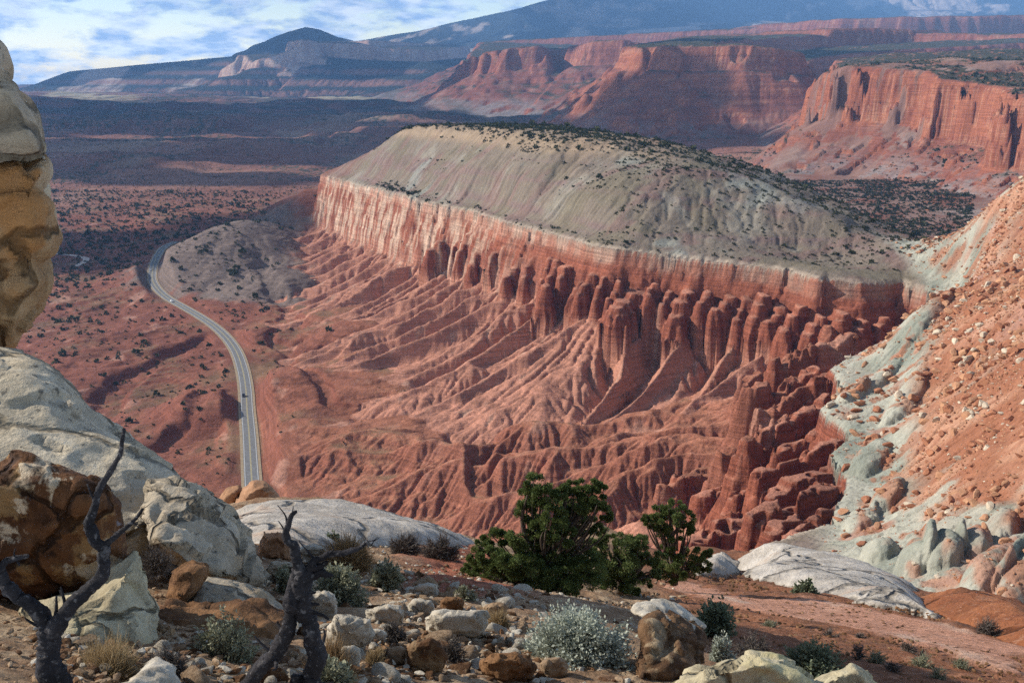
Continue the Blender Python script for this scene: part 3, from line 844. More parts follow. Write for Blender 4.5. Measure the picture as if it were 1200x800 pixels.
    cc = mixc(cc, C(.33, .27, .24), sstep(0.14, 0.4, fbm(x / 90, y / 90, 4, 215)) * 0.7)
    cap = mixc(cap, cc, cany * (y < 3400))
    # --- right hillside: pale green clay under orange rubble
    X0 = np.interp(y, [150, 244, 294, 401, 535, 583], [52, 74, 87, 112, 205, 222]).astype(f32)
    off = x - X0
    hill = sstep(700, 620, y) * sstep(-6, 4, off) * (reg == 1) * sstep(0, 1, (x - 40) / 30)
    clay = np.broadcast_to(C(.335, .325, .265), x.shape + (3,))
    clay = mixc(clay, C(.205, .215, .175), sstep(-0.05, 0.3, fbm(x / 22, y / 40, 4, 216)))
    clay = mixc(clay, C(.33, .175, .125), sstep(0.20, 0.42, fbm(x / 17 + 9, y / 24, 3, 217)) * 0.8)
    clay = mixc(clay, C(.38, .285, .265), sstep(0.22, 0.44, fbm(x / 40 + 30, y / 50, 3, 218)) * sstep(300, 480, y) * 0.9)
    tal = mixc(np.broadcast_to(C(.275, .115, .064), x.shape + (3,)), C(.38, .205, .13), sstep(-0.2, 0.35, n2))
    tal = mixc(tal, C(.24, .10, .06), sstep(0.1, 0.4, n3) * 0.6)
    tal = mixc(tal, C(.40, .25, .20), sstep(0.15, 0.4, n1) * 0.5)
    tw = np.interp(y, [140, 180, 230, 300, 380, 440, 560], [44, 26, 17, 25, 42, 50, 22]).astype(f32)
    tm = sstep(-5, 5, off - tw + 13 * n1 + 7 * n2)
    tm = np.maximum(tm, sstep(0.18, 0.3, fbm(x / 15 + 5, y / 26, 4, 219)) * sstep(3, 10, off) * 0.85)
    tm = np.maximum(tm, 0.8 * sstep(0.10, 0.26, fbm(x / 6 + 15, y / 11, 4, 244)) * sstep(4, 12, off))
    tm = tm * (1 - 0.9 * sstep(0.14, 0.26, fbm(x / 26 + 50, y / 34, 3, 241)) * sstep(60, 30, off))
    # clay knolls at the near foot of the hill
    knoll = sstep(-79.0, -83.5, z + 2.2 * n1) * sstep(205, 185, y)
    tm = tm * (1 - knoll)
    hc_ = mixc(clay, tal, np.clip(tm, 0, 1))
    global HILL_TALUS
    HILL_TALUS = tm * hill
    global HILL_W
    HILL_W = hill
    cap = mixc(cap, hc_, hill)
    cap = cap * ((1 + 0.14 * n3 + 0.08 * n2) * (0.86 + 0.14 * hill))[..., None]
    # --- far cliffs inside this grid
    fc = far_color(x, y, z, sl, np.ones(x.shape, np.int8))
    out = fl.astype(f32)
    out = np.where((reg == 2)[..., None], mixc(fl, redc, sstep(-1.5, 3.0, redw())), out)
    out = np.where((reg == 1)[..., None], cap, out)
    out = np.where((reg == 3)[..., None], fc, out)
    fb = far_color(x, y, z, sl, np.zeros(x.shape, np.int8))
    wf = sstep(1500, 2200, y) * (reg != 3)
    out = mixc(out, fb, wf)
    return np.clip(out, 0.01, 0.9)

def redw():
    return np.where(reg == 2, 3.0, -2.0)

def far_color(x, y, z, sl, cls):
    n1 = fbm(x / 420, y / 600, 5, 221); n2 = fbm(x / 90, y / 90, 4, 222); n3 = fbm(x / 28, y / 28, 3, 223)
    lr = np.log(np.maximum(y, 50)); az = x / np.maximum(y, 50)   # noise whose grain grows with distance
    # plain: red soil, dark scrub woodland, pale flats
    c = mixc(np.broadcast_to(C(.235, .105, .075), x.shape + (3,)), C(.30, .155, .11), sstep(-0.1, 0.3, n1))
    c = mixc(c, C(.34, .25, .18), sstep(0.12, 0.3, fbm(x / 500 + 7, y / 900, 4, 224)) * 0.55)
    dens = sstep(-0.32, 0.42, fbm(x / 520, y / 900 + 3, 4, 225) + 0.5 * n2)
    spk = sstep(0.12, 0.22, fbm(az / 0.004, lr / 0.012, 3, 226) + 0.55 * (dens - 0.55))
    c = mixc(c, C(.050, .056, .034), spk * sstep(0.62, 0.35, sl) * 0.9 * sstep(1500, 2300, y))
    blue = sstep(4200, 5600, y)
    c = mixc(c, C(.045, .052, .040), blue * (1 - sstep(9000, 13000, y)) * sstep(-0.3, 0.15, n1 + 0.3 * n2) * 0.9)
    # sage flats with pale grass far out
    c = mixc(c, C(.50, .42, .26), sstep(8500, 10500, y) * (1 - sstep(14000, 17000, y)) * sstep(0.05, 0.25, fbm(x / 1100 + 2, y / 2600, 4, 227)) * 0.9)
    c = mixc(c, C(.165, .075, .058), sstep(0.35, 0.7, sl) * 0.8)
    # cliffs
    bandn = fbm(x * 0.002, (z + 8 * n1) / 9.0, 4, 228)
    k = mixc(np.broadcast_to(C(.335, .122, .068), x.shape + (3,)), C(.22, .070, .044), sstep(-0.15, 0.35, bandn))
    k = mixc(k, C(.50, .28, .18), sstep(0.26, 0.4, fbm(x * 0.004, (z + 5 * n2) / 4.0, 2, 229)) * 0.5)
    k = mixc(k, C(.215, .074, .05), sstep(0.1, 0.45, fbm(x / 22, y / 22, 4, 230)) * 0.6)
    talc = mixc(np.broadcast_to(C(.225, .082, .055), x.shape + (3,)), C(.27, .135, .10), sstep(0, 0.4, n2))
    k = mixc(talc, k, sstep(0.75, 1.15, sl))
    topc = mixc(np.broadcast_to(C(.28, .12, .075), x.shape + (3,)), C(.36, .20, .13), sstep(0.1, 0.4, n3))
    dk = sstep(-0.02, 0.14, fbm(az / 0.005, lr / 0.012, 3, 231) + 0.26 + 0.3 * n1 + 0.25 * sstep(2500, 4500, y))
    topc = mixc(topc, C(.045, .052, .030), dk * 0.92)
    k = mixc(topc, k, sstep(0.30, 0.55, sl))
    # foot slopes of the far cliffs fade into grey-violet clay
    k = mixc(k, C(.255, .215, .205), sstep(-90, -140, z + 14 * n1) * sstep(0.9, 0.4, sl) * (0.45 + 0.5 * sstep(-0.1, 0.3, n1)))
    k = k * (1 + 0.12 * n3)[..., None]
    k = np.where((cls == 4)[..., None], mixc(k, C(.62, .44, .34), sstep(0.25, 0.7, sl) * (0.5 + 0.5 * sstep(-0.2, 0.2, n2))), k)
    isf = (cls >= 1) & (cls < 10)
    c = np.where(isf[..., None], k, c)
    # mountains: dark forest, pale bare rock, reddish lower cliffs
    if (cls >= 10).any():
        m1 = fbm(x / 1700, y / 2600, 5, 232); m2 = fbm(x / 420, y / 620, 4, 233)
        mo = mixc(np.broadcast_to(C(.030, .040, .038), x.shape + (3,)), C(.075, .060, .052), sstep(0.0, 0.4, m1))
        mo = mixc(mo, C(.62, .50, .42), sstep(0.10, 0.26, m1 + 0.5 * m2) * sstep(0.12, 0.4, sl) * 0.85)
        mo = mixc(mo, C(.34, .165, .12), sstep(0.4, 0.8, sl) * sstep(450, 150, z) * 0.8)
        c = np.where((cls >= 10)[..., None], mo, c)
    return np.clip(c, 0.01, 0.9).astype(f32)

tick('mid colours')
colm = color_mid()
M_ROCK = attr_mat('canyon_rock', ((0.9, 0.26), (0.16, 0.20)), (0.9, 0.6), (0.8, 0.40))
M_CLAY = attr_mat('clay_slope', ((0.8, 0.20), (0.12, 0.16)), (0.7, 0.5))
M_FAR = attr_mat('far_rock', ((0.05, 0.25), (0.3, 0.2)), (0.12, 2.0), (0.12, 0.25))

fa = lambda a: a[:-1, :-1]
fr_ = fa(reg)
hillm = (fr_ == 1) & (fa(Ym) < 640) & (fa(Xm) > 10) & (fa(Xm) > np.interp(fa(Ym), [88, 244, 400, 583, 640], [0, 60, 95, 215, 235]))
fz = fr_.copy()
grid_mesh('valley_ground', Xm, Ym, zm, colm, M_ROCK, (fr_ == 0), label='red and olive valley floor cut by small washes beside the road')
grid_mesh('badlands_hill', Xm, Ym, zm, colm, M_ROCK, (fr_ == 2), label='red banded cliffs and gullied badland fans below the pale rim')
grid_mesh('mesa_hill', Xm, Ym, zm, colm, M_CLAY, (fr_ == 1) & ~hillm, label='grey clay mesa top dotted with shrubs above the red cliffs')
grid_mesh('talus_hill', Xm, Ym, zm, colm, M_CLAY, hillm, label='pale green clay hillside strewn with orange rubble')
grid_mesh('canyon_hill', Xm, Ym, zm, colm, M_ROCK, (fr_ == 3), label='sunlit red sandstone cliff with rubble slope beyond the side canyon')

tick('far terrain')
dthf = 0.0017 * QUAL
Xf, Yf, cellf = lp_grid(2380, 27500, dthf)
zf0, clsf = initial_far(Xf, Yf)
Kf = np.where((clsf >= 1) & (clsf < 10), 0.006, np.where(clsf >= 10, 0.030, 0.004)).astype(f32)
zf, Af = erode(zf0 + 1.5 * _RV[(np.arange(zf0.size) * 7919) & 65535].reshape(zf0.shape), cellf, Kf, 36, 0.40, 0.006)
slf = slope_of(zf, cellf)
colf = far_color(Xf, Yf, zf, slf, clsf)
fc = fa(clsf)
grid_mesh('plain_terrain', Xf, Yf, zf, colf, M_FAR, fc == 0, label='broad scrub covered plain with low benches')
grid_mesh('plateau_hills', Xf, Yf, zf, colf, M_FAR, (fc >= 1) & (fc < 10), label='distant red cliff plateau topped with dark woodland')
grid_mesh('mountains', Xf, Yf, zf, colf, M_FAR, fc >= 10, label='hazy blue mountains with pale bare patches on the skyline')

tick('far done')
# ------------------------------------------------------------------ road
def strip(name, path, half, z, mat, off=0.0, kind='structure', dash=None, thick=None):
    bm = bmesh.new()
    prev = None
    acc = 0.0
    P = [Vector((p[0], p[1], 0)) for p in path]
    for i, p in enumerate(P):
        t = (P[min(i + 1, len(P) - 1)] - P[max(i - 1, 0)]).normalized()
        n = Vector((t.y, -t.x, 0))
        a = p + n * (off - half); b = p + n * (off + half)
        va = bm.verts.new((a.x, a.y, z)); vb = bm.verts.new((b.x, b.y, z))
        if prev: bm.faces.new((prev[0], va, vb, prev[1]))
        prev = (va, vb)
    bmesh.ops.recalc_face_normals(bm, faces=bm.faces)
    for f in bm.faces:
        if f.normal.z < 0: f.normal_flip()
    me = bpy.data.meshes.new(name); bm.to_mesh(me); bm.free()
    me.materials.append(mat)
    o = bpy.data.objects.new(name, me); COL.objects.link(o)
    if kind: o['kind'] = kind
    return o

def flat_mat(name, c, var=0.15, scale=0.5, rough=0.9, bump=None):
    m, nt, b = new_mat(name)
    N, L = nt.nodes, nt.links
    b.inputs['Roughness'].default_value = rough
    geo = N.new('ShaderNodeNewGeometry')
    n = N.new('ShaderNodeTexNoise'); n.inputs['Scale'].default_value = scale; n.inputs['Detail'].default_value = 6
    n.inputs['Roughness'].default_value = 0.65
    L.new(geo.outputs['Position'], n.inputs['Vector'])
    r = N.new('ShaderNodeValToRGB')
    r.color_ramp.elements[0].position = 0.3; r.color_ramp.elements[1].position = 0.7
    r.color_ramp.elements[0].color = tuple(v * (1 - var) for v in c) + (1,)
    r.color_ramp.elements[1].color = tuple(min(v * (1 + var), .9) for v in c) + (1,)
    L.new(n.outputs['Fac'], r.inputs['Fac']); L.new(r.outputs['Color'], b.inputs['Base Color'])
    if bump:
        bp = N.new('ShaderNodeBump'); bp.inputs['Distance'].default_value = bump
        L.new(n.outputs['Fac'], bp.inputs['Height']); L.new(bp.outputs['Normal'], b.inputs['Normal'])
    return m

M_ASPH = flat_mat('asphalt', (.165, .165, .168), 0.25, 0.4)
M_GRAV = flat_mat('shoulder_gravel', (.30, .23, .15), 0.3, 0.35)
M_WHITE = flat_mat('white_paint', (.47, .47, .46), 0.2, 0.6)
M_YEL = flat_mat('yellow_paint', (.42, .36, .20), 0.2, 0.6)
M_DIRT = flat_mat('pale_dirt', (.50, .40, .34), 0.2, 0.2)
strip('road_shoulder', ROAD, 5.3, ROADZ - 0.06, M_GRAV)
strip('road', ROAD, 3.75, ROADZ, M_ASPH)
for s_ in (-1, 1):
    strip('road_marking', ROAD, 0.16, ROADZ + 0.03, M_WHITE, 3.25 * s_)
    strip('road_marking', ROAD, 0.13, ROADZ + 0.03, M_YEL, 0.22 * s_)
strip('path', SPUR, 3.6, -203.0, M_DIRT)
# ================================================================== FOREGROUND
rnd = random.Random(11)
def pn3(x, y, z, seed=0):
    """3-D gradient-like noise from three rotated planes"""
    return (pn(x + 0.31 * z, y + 0.17 * z, seed) + pn(y - 0.27 * x + 11, z + 0.11 * x, seed + 1) + pn(z - 0.23 * y + 5, x - 0.19 * y + 3, seed + 2)) * 0.62

def fbm3(p, sc, octv=4, seed=0, gain=0.5):
    t, a, s = 0.0, 1.0, 0.0
    q = p * sc
    for i in range(octv):
        t = t + a * pn3(q[:, 0], q[:, 1], q[:, 2], seed + 7 * i); s += a
        a *= gain; q = q * 2.05 + 1.3
    return t / s

NEARPX = [(0, 800, 4.2), (150, 800, 4.6), (300, 800, 5.2), (450, 800, 6.0), (600, 800, 6.8), (750, 800, 7.0), (900, 800, 8.5), (1050, 800, 10), (1200, 800, 11),
          (-150, 800, 4.0), (1400, 800, 12), (200, 760, 5.6), (350, 760, 6.4), (500, 760, 7.2), (650, 770, 7.6), (950, 765, 11), (1100, 760, 13), (1200, 760, 14.5),
          (330, 720, 8.0), (450, 720, 8.6), (560, 720, 9.2), (850, 730, 13), (1000, 730, 16), (1150, 730, 18), (380, 690, 10), (480, 690, 10.8), (560, 690, 11.5), (800, 700, 17),
          (900, 700, 20), (1050, 710, 20), (380, 655, 13), (460, 660, 14.5), (540, 655, 17), (300, 640, 17), (420, 640, 18.5), (520, 640, 21.5), (300, 612, 22), (430, 618, 23), (530, 636, 25),
          (270, 600, 27), (345, 594, 28), (400, 595, 28), (450, 608, 28), (555, 632, 27), (860, 680, 26), (940, 690, 25), (1080, 720, 24), (1180, 740, 22), (870, 648, 36), (920, 645, 36), (980, 657, 34),
          (1040, 676, 32), (1095, 696, 30), (1150, 704, 29), (1200, 714, 28), (1350, 735, 27), (620, 690, 14), (690, 700, 15.5), (760, 690, 20), (800, 670, 26), (720, 660, 27), (650, 652, 26), (600, 642, 29),
          (700, 650, 32), (800, 648, 36), (150, 640, 9.5), (50, 700, 6.5), (-100, 640, 9), (100, 600, 18), (200, 610, 20)]
near_pts = [at_y(a, b, y) for a, b, y in NEARPX]
for a, b, y in NEARPX:
    if y >= 27:
        X0, Y0, Z0 = at_y(a, b, y)
        near_pts.append((X0 * 1.22, Y0 * 1.22, Z0 * 1.22 - 3.5)); near_pts.append((X0 * 1.8, Y0 * 1.8, Z0 * 1.8 - 13))
for a in (-200, 100, 400, 600, 800, 1000, 1400):
    X0, Y0, Z0 = at_y(a, 600, 90); near_pts.append((X0, Y0, -69))
near_pts += [(0, 1.0, -1.9), (-3, 1.5, -1.9), (3, 1.5, -2.6), (-9, 5, -2.4), (9, 4, -3.4), (-14, 14, -7)]
NEARF = TPS(near_pts, 10.0, 0.0004)
def near_h(x, y):
    x = np.asarray(x, f32); y = np.asarray(y, f32)
    z = NEARF(x, y)
    return z

def lp_grid_n(r0, r1, dth, th=R_(36)):
    Tn = int(2 * th / dth) + 1; Rn = int(math.log(r1 / r0) / dth) + 1
    t = np.linspace(-th, th, Tn); rr = r0 * np.exp(np.arange(Rn) * dth)
    return (rr[:, None] * np.sin(t)[None]).astype(f32), (rr[:, None] * np.cos(t)[None]).astype(f32), (rr * dth).astype(f32)[:, None]

_ys = np.concatenate([np.linspace(2, 12, 400), np.linspace(12, 45, 700)])
def gp(px, py):
    """where the sight line of a photo pixel meets the foreground slope"""
    a, b, c = ray(px, py)
    x = _ys * a / b; z = _ys * c / b
    h = near_h(x, _ys)
    k = np.nonzero(z < h)[0]
    if len(k) == 0:
        i = int(np.argmin(z - h))
        return (float(x[i]), float(_ys[i]), float(h[i]))
    i = max(int(k[0]), 1)
    d0, d1 = z[i - 1] - h[i - 1], z[i] - h[i]
    t = d0 / (d0 - d1 + 1e-9)
    yy = _ys[i - 1] + t * (_ys[i] - _ys[i - 1])
    return (float(yy * a / b), float(yy), float(near_h(np.array([yy * a / b]), np.array([yy]))[0]))

tick('near ground')
Xn, Yn, celln = lp_grid_n(2.0, 100, 0.0034)
zn_s = near_h(Xn, Yn)
rough = np.clip(Yn / 12, 0.3, 1.5)
zn = zn_s + rough * (0.16 * fbm(Xn / 2.2, Yn / 2.2, 4, 301) + 0.05 * fbm(Xn / 0.5, Yn / 0.5, 3, 302)) + 0.02 * fbm(Xn / 0.12, Yn / 0.12, 2, 303)
def PG(*l): return [gp(a, b) for a, b in l]
STRIPE = PG((786, 681), (830, 690), (890, 703), (930, 703), (1000, 712), (1060, 725), (1110, 735), (1160, 748), (1205, 762), (1205, 793), (1150, 778), (1090, 762), (1040, 748), (985, 735), (930, 722), (880, 716), (830, 702), (785, 692))
RED1 = PG((478, 652), (540, 640), (600, 655), (600, 690), (540, 690), (490, 685))
def color_near():
    x, y = Xn, Yn
    n1 = fbm(x / 2.5, y / 2.5, 4, 311); n2 = fbm(x / 0.6, y / 0.6, 4, 312); n3 = fbm(x / 0.15, y / 0.15, 3, 313)
    c = mixc(np.broadcast_to(C(.265, .165, .098), x.shape + (3,)), C(.40, .29, .185), sstep(-0.15, 0.3, n2 + 0.3 * n1))
    c = mixc(c, C(.13, .065, .038), sstep(0.08, 0.34, n3 + 0.4 * n2) * 0.7)
    # right part: red-brown soil under dark gravel
    w = sstep(-0.2, 1.2, x - 1.0 - 0.06 * y + 0.5 * n1)
    rs = mixc(np.broadcast_to(C(.25, .105, .056), x.shape + (3,)), C(.165, .078, .046), sstep(-0.1, 0.25, n2 + 0.5 * n3))
    rs = mixc(rs, C(.30, .145, .085), sstep(0.12, 0.3, n3 - 0.3 * n2) * 0.8)
    c = mixc(c, rs, w)
    d = poly_dist(x, y, [p[:2] for p in RED1], None, True); ins = inside(x, y, [p[:2] for p in RED1])
    c = mixc(c, mixc(np.broadcast_to(C(.31, .115, .068), x.shape + (3,)), C(.20, .075, .048), sstep(0.0, 0.3, n2)), sstep(-0.7, 0.3, np.where(ins, d, -d) + 0.6 * n1))
    d = poly_dist(x, y, [p[:2] for p in STRIPE], None, True); ins = inside(x, y, [p[:2] for p in STRIPE])
    sw = sstep(-0.12, 0.12, np.where(ins, d, -d) + 0.75 * n1 + 0.45 * n2)
    sl_ = mixc(np.broadcast_to(C(.46, .235, .155), x.shape + (3,)), C(.52, .36, .27), sstep(0.0, 0.35, fbm(x / 1.4 + 4, y / 3, 3, 314)))
    sl_ = mixc(sl_, C(.16, .075, .045), sstep(0.22, 0.34, n3 + 0.5 * n2) * 0.75)
    c = mixc(c, sl_, sw)
    global STRIPE_W
    STRIPE_W = sw
    return np.clip(c * (1 + 0.2 * n3)[..., None], 0.01, 0.9)
coln = color_near()
zn = zn + STRIPE_W * (0.03 - (zn - zn_s) * 0.7)
M_NEAR = attr_mat('slope_soil', ((6.0, 0.3), (26.0, 0.3)), (14.0, 0.06))
grid_mesh('foreground_ground', Xn, Yn, zn, coln, M_NEAR, label='stony brown slope and red soil falling away below the viewpoint')
def hz(x, y):
    return float(near_h(np.array([x]), np.array([y]))[0])

# ------------------------------------------------------------------ rock materials
def rock_mat(name, base, dark, spot=None, spot_amt=0.45, scale=3.0, strata=None, bump=0.05, rough=0.95, patch=None, crack=None):
    """sandstone: two-tone mottling, lichen spots, optional bedding, patches and cracks"""
    m, nt, b = new_mat(name)
    N, L = nt.nodes, nt.links
    b.inputs['Roughness'].default_value = rough
    geo = N.new('ShaderNodeTexCoord'); P = geo.outputs['Object']
    def noise(sc, det=6, ro=0.62, vec=P, dist=0.0):
        n = N.new('ShaderNodeTexNoise'); n.inputs['Scale'].default_value = sc; n.inputs['Detail'].default_value = det
        n.inputs['Roughness'].default_value = ro; n.inputs['Distortion'].default_value = dist
        L.new(vec, n.inputs['Vector']); return n.outputs['Fac']
    def ramp(f, a, bb):
        r = N.new('ShaderNodeMapRange'); r.interpolation_type = 'SMOOTHSTEP'
        r.inputs['From Min'].default_value = a; r.inputs['From Max'].default_value = bb
        L.new(f, r.inputs['Value']); return r.outputs['Result']
    def mixcol(f, A, B, k=1.0):
        x = N.new('ShaderNodeMix'); x.data_type = 'RGBA'
        if k != 1.0:
            mm = N.new('ShaderNodeMath'); mm.operation = 'MULTIPLY'; mm.inputs[1].default_value = k; L.new(f, mm.inputs[0]); f = mm.outputs[0]
        L.new(f, x.inputs['Factor'])
        for s_, v in (('A', A), ('B', B)):
            if isinstance(v, tuple): x.inputs[s_].default_value = v + (1,)
            else: L.new(v, x.inputs[s_])
        return x.outputs['Result']
    h = noise(scale * 1.3, 8, 0.66)
    c = mixcol(ramp(noise(scale, 7), 0.36, 0.64), dark, base)
    c = mixcol(ramp(noise(scale * 6, 6, 0.7), 0.5, 0.72), c, tuple(min(v * 1.18, .9) for v in base), 0.6)
    if strata:
        mpn = N.new('ShaderNodeMapping'); mpn.inputs['Rotation'].default_value = strata[2] if len(strata) > 2 else (0.2, 0.1, 0)
        mpn.inputs['Scale'].default_value = (0.12 * strata[0], 0.12 * strata[0], strata[0])
        L.new(P, mpn.inputs['Vector'])
        sn = noise(1.0, 6, 0.65, mpn.outputs['Vector'], 0.4)
        c = mixcol(ramp(sn, 0.42, 0.66), c, tuple(v * 0.62 for v in dark), strata[1])
        a = N.new('ShaderNodeMath'); a.operation = 'ADD'; L.new(h, a.inputs[0]); L.new(sn, a.inputs[1]); h = a.outputs[0]
    if patch:
        for (pc, sc, lo, hi, k) in patch:
            c = mixcol(ramp(noise(sc, 7, 0.6, P, 0.3), lo, hi), c, pc, k)
    if spot:
        c = mixcol(ramp(noise(scale * 7, 5, 0.6), 0.58, 0.68), c, spot, spot_amt)
        c = mixcol(ramp(noise(scale * 2.2, 8, 0.72), 0.56, 0.66), c, spot, spot_amt * 0.8)
    if crack:
        vo = N.new('ShaderNodeTexVoronoi'); vo.feature = 'DISTANCE_TO_EDGE'; vo.inputs['Scale'].default_value = crack
        dn = N.new('ShaderNodeTexNoise'); dn.inputs['Scale'].default_value = crack * 2.5; dn.inputs['Detail'].default_value = 4
        L.new(P, dn.inputs['Vector'])
        ad = N.new('ShaderNodeVectorMath'); ad.operation = 'MULTIPLY_ADD'; ad.inputs[1].default_value = (0.5 / crack,) * 3
        L.new(dn.outputs['Color'], ad.inputs[0]); L.new(P, ad.inputs[2]); L.new(ad.outputs[0], vo.inputs['Vector'])
        e = ramp(vo.outputs['Distance'], 0.0, 0.035)
        iv = N.new('ShaderNodeMath'); iv.operation = 'SUBTRACT'; iv.inputs[0].default_value = 1.0; L.new(e, iv.inputs[1])
        c = mixcol(iv.outputs[0], c, tuple(v * 0.3 for v in dark), 0.75)
        a = N.new('ShaderNodeMath'); a.operation = 'MULTIPLY_ADD'; a.inputs[1].default_value = 0.8
        L.new(e, a.inputs[0]); L.new(h, a.inputs[2]); h = a.outputs[0]
    L.new(c, b.inputs['Base Color'])
    h2 = noise(scale * 9, 5, 0.7)
    a = N.new('ShaderNodeMath'); a.operation = 'MULTIPLY_ADD'; a.inputs[1].default_value = 0.3
    L.new(h2, a.inputs[0]); L.new(h, a.inputs[2])
    bp = N.new('ShaderNodeBump'); bp.inputs['Distance'].default_value = bump; bp.inputs['Strength'].default_value = 1.0
    L.new(a.outputs[0], bp.inputs['Height']); L.new(bp.outputs['Normal'], b.inputs['Normal'])
    return m

WHITE = (.56, .50, .42)
M_SLAB = rock_mat('white_sandstone', (.50, .455, .40), (.37, .325, .275), (.20, .165, .135), 0.5, 0.9, (3.2, 0.5, (0.35, 0.15, 0)), 0.16, 0.95, [((.40, .25, .16), 0.35, .56, .66, .6)], 0.28)
M_BOULD = rock_mat('lichen_sandstone', (.56, .49, .375), (.40, .34, .25), (.09, .082, .070), 0.75, 1.6, (2.6, 0.35, (0.6, -0.4, 0.2)), 0.09, 0.95, [((.33, .22, .12), 0.8, .56, .66, .55)], 0.45)
M_BOULD2 = rock_mat('lichen_blocks', (.47, .40, .30), (.29, .24, .175), (.075, .075, .068), 0.75, 1.6, (3.0, 0.35, (0.5, -0.5, 0.3)), 0.06, 0.95, [((.32, .205, .10), 1.1, .55, .68, .65)], 0.8)
M_PILLAR = rock_mat('pillar_sandstone', (.43, .36, .27), (.29, .235, .17), (.12, .10, .08), 0.4, 1.1, (1.6, 0.4, (0.1, 0.1, 0)), 0.12, 0.95, [((.40, .25, .13), 0.45, .50, .62, .6), ((.54, .46, .36), 0.8, .56, .66, .6)], 0.30)
M_PILLOW = rock_mat('orange_pillar_rock', (.42, .275, .150), (.27, .155, .075), (.13, .08, .045), 0.4, 1.0, (1.4, 0.4, (0.1, 0.1, 0)), 0.12, 0.95, [((.47, .40, .29), 0.6, .50, .60, .85), ((.33, .15, .05), 0.7, .55, .64, .8)], 0.35)
M_VARN = rock_mat('varnished_rock', (.155, .070, .030), (.070, .032, .017), (.030, .018, .014), 0.5, 2.2, None, 0.07, 0.8, [((.30, .18, .08), 4.2, .52, .60, .8), ((.52, .42, .30), 2.9, .585, .63, .95), ((.25, .26, .30), 9.0, .66, .72, .6), ((.035, .018, .012), 3.0, .56, .64, .8)], 0.9)
M_BROWN = rock_mat('brown_rock', (.235, .125, .060), (.105, .052, .027), (.05, .03, .02), 0.4, 2.5, (7.0, 0.5, (0.3, 0.5, 0)), 0.06, 0.9, [((.36, .26, .15), 2.2, .56, .66, .6)])
M_UNDER = rock_mat('undercut_rock', (.20, .115, .060), (.085, .045, .025), (.05, .03, .02), 0.4, 3.5, (6.0, 0.5, (0.2, 0.1, 0)), 0.07, 0.9, [((.42, .32, .20), 2.6, .52, .62, .75), ((.05, .03, .02), 2.0, .57, .66, .8)])
M_YELL = rock_mat('yellow_lichen_rock', (.50, .44, .30), (.30, .25, .16), (.20, .18, .14), 0.4, 2.4, None, 0.05, 0.95, [((.46, .40, .20), 2.0, .52, .66, .7)], 1.1)
M_TANB = rock_mat('tan_rock', (.42, .245, .145), (.30, .16, .09), (.18, .10, .06), 0.4, 0.9, (2.0, 0.4), 0.08)
M_ORSL = rock_mat('orange_sandstone', (.34, .135, .062), (.24, .085, .040), (.44, .27, .19), 0.4, 0.9, (2.6, 0.6, (0.35, 0.2, 0)), 0.18, 0.95, [((.17, .075, .04), 0.8, .54, .66, .6)], 0.22)
M_PALE = rock_mat('pale_stone', (.50, .45, .37), (.36, .31, .24), (.20, .16, .12), 0.4, 5.0, None, 0.03)
M_TANST = rock_mat('tan_stone', (.36, .255, .165), (.23, .15, .09), (.12, .08, .05), 0.4, 5.0, None, 0.03)
M_REDST = rock_mat('red_stone', (.37, .165, .090), (.25, .10, .055), (.14, .06, .035), 0.35, 0.6, None, 0.2)
M_ORST = rock_mat('orange_stone', (.45, .245, .14), (.34, .17, .095), (.2, .1, .06), 0.35, 0.6, None, 0.2)
M_CRST = rock_mat('cream_stone', (.55, .46, .35), (.42, .34, .25), (.3, .24, .18), 0.35, 0.6, None, 0.2)

def tag(o, label, cat, group=None, kind=None):
    o['label'] = label; o['category'] = cat
    if group: o['group'] = group
    if kind: o['kind'] = kind
    return o

def mesh_obj(name, co, faces, mat, smooth=True, parent=None):
    me = bpy.data.meshes.new(name)
    me.from_pydata([tuple(map(float, c)) for c in co], [], [tuple(map(int, f)) for f in faces])
    me.update()
    if smooth: me.polygons.foreach_set('use_smooth', np.ones(len(me.polygons), bool))
    me.materials.append(mat)
    o = bpy.data.objects.new(name, me); COL.objects.link(o)
    if parent: o.parent = parent
    return o

def remesh(co, faces, voxel):
    me = bpy.data.meshes.new('tmp')
    me.from_pydata([tuple(map(float, c)) for c in co], [], [tuple(map(int, f)) for f in faces]); me.update()
    bm = bmesh.new(); bm.from_mesh(me); bmesh.ops.recalc_face_normals(bm, faces=bm.faces); bm.to_mesh(me); bm.free()
    o = bpy.data.objects.new('tmp', me); COL.objects.link(o)
    md = o.modifiers.new('r', 'REMESH'); md.mode = 'VOXEL'; md.voxel_size = voxel
    dg = bpy.context.evaluated_depsgraph_get(); dg.update()
    m2 = bpy.data.meshes.new_from_object(o.evaluated_get(dg))
    bpy.data.objects.remove(o); bpy.data.meshes.remove(me)
    n = len(m2.vertices)
    v = np.empty(n * 3, f32); m2.vertices.foreach_get('co', v)
    return m2, v.reshape(-1, 3)

def vnormals(me):
    n = np.empty(len(me.vertices) * 3, f32); me.vertices.foreach_get('normal', n); return n.reshape(-1, 3)

def finish_rock(name, me, co, mat, smooth=True):
    me.vertices.foreach_set('co', co.astype(f32).ravel()); me.name = name
    me.polygons.foreach_set('use_smooth', np.full(len(me.polygons), smooth)); me.update()
    me.materials.clear(); me.materials.append(mat)
    o = bpy.data.objects.new(name, me); COL.objects.link(o)
    return o

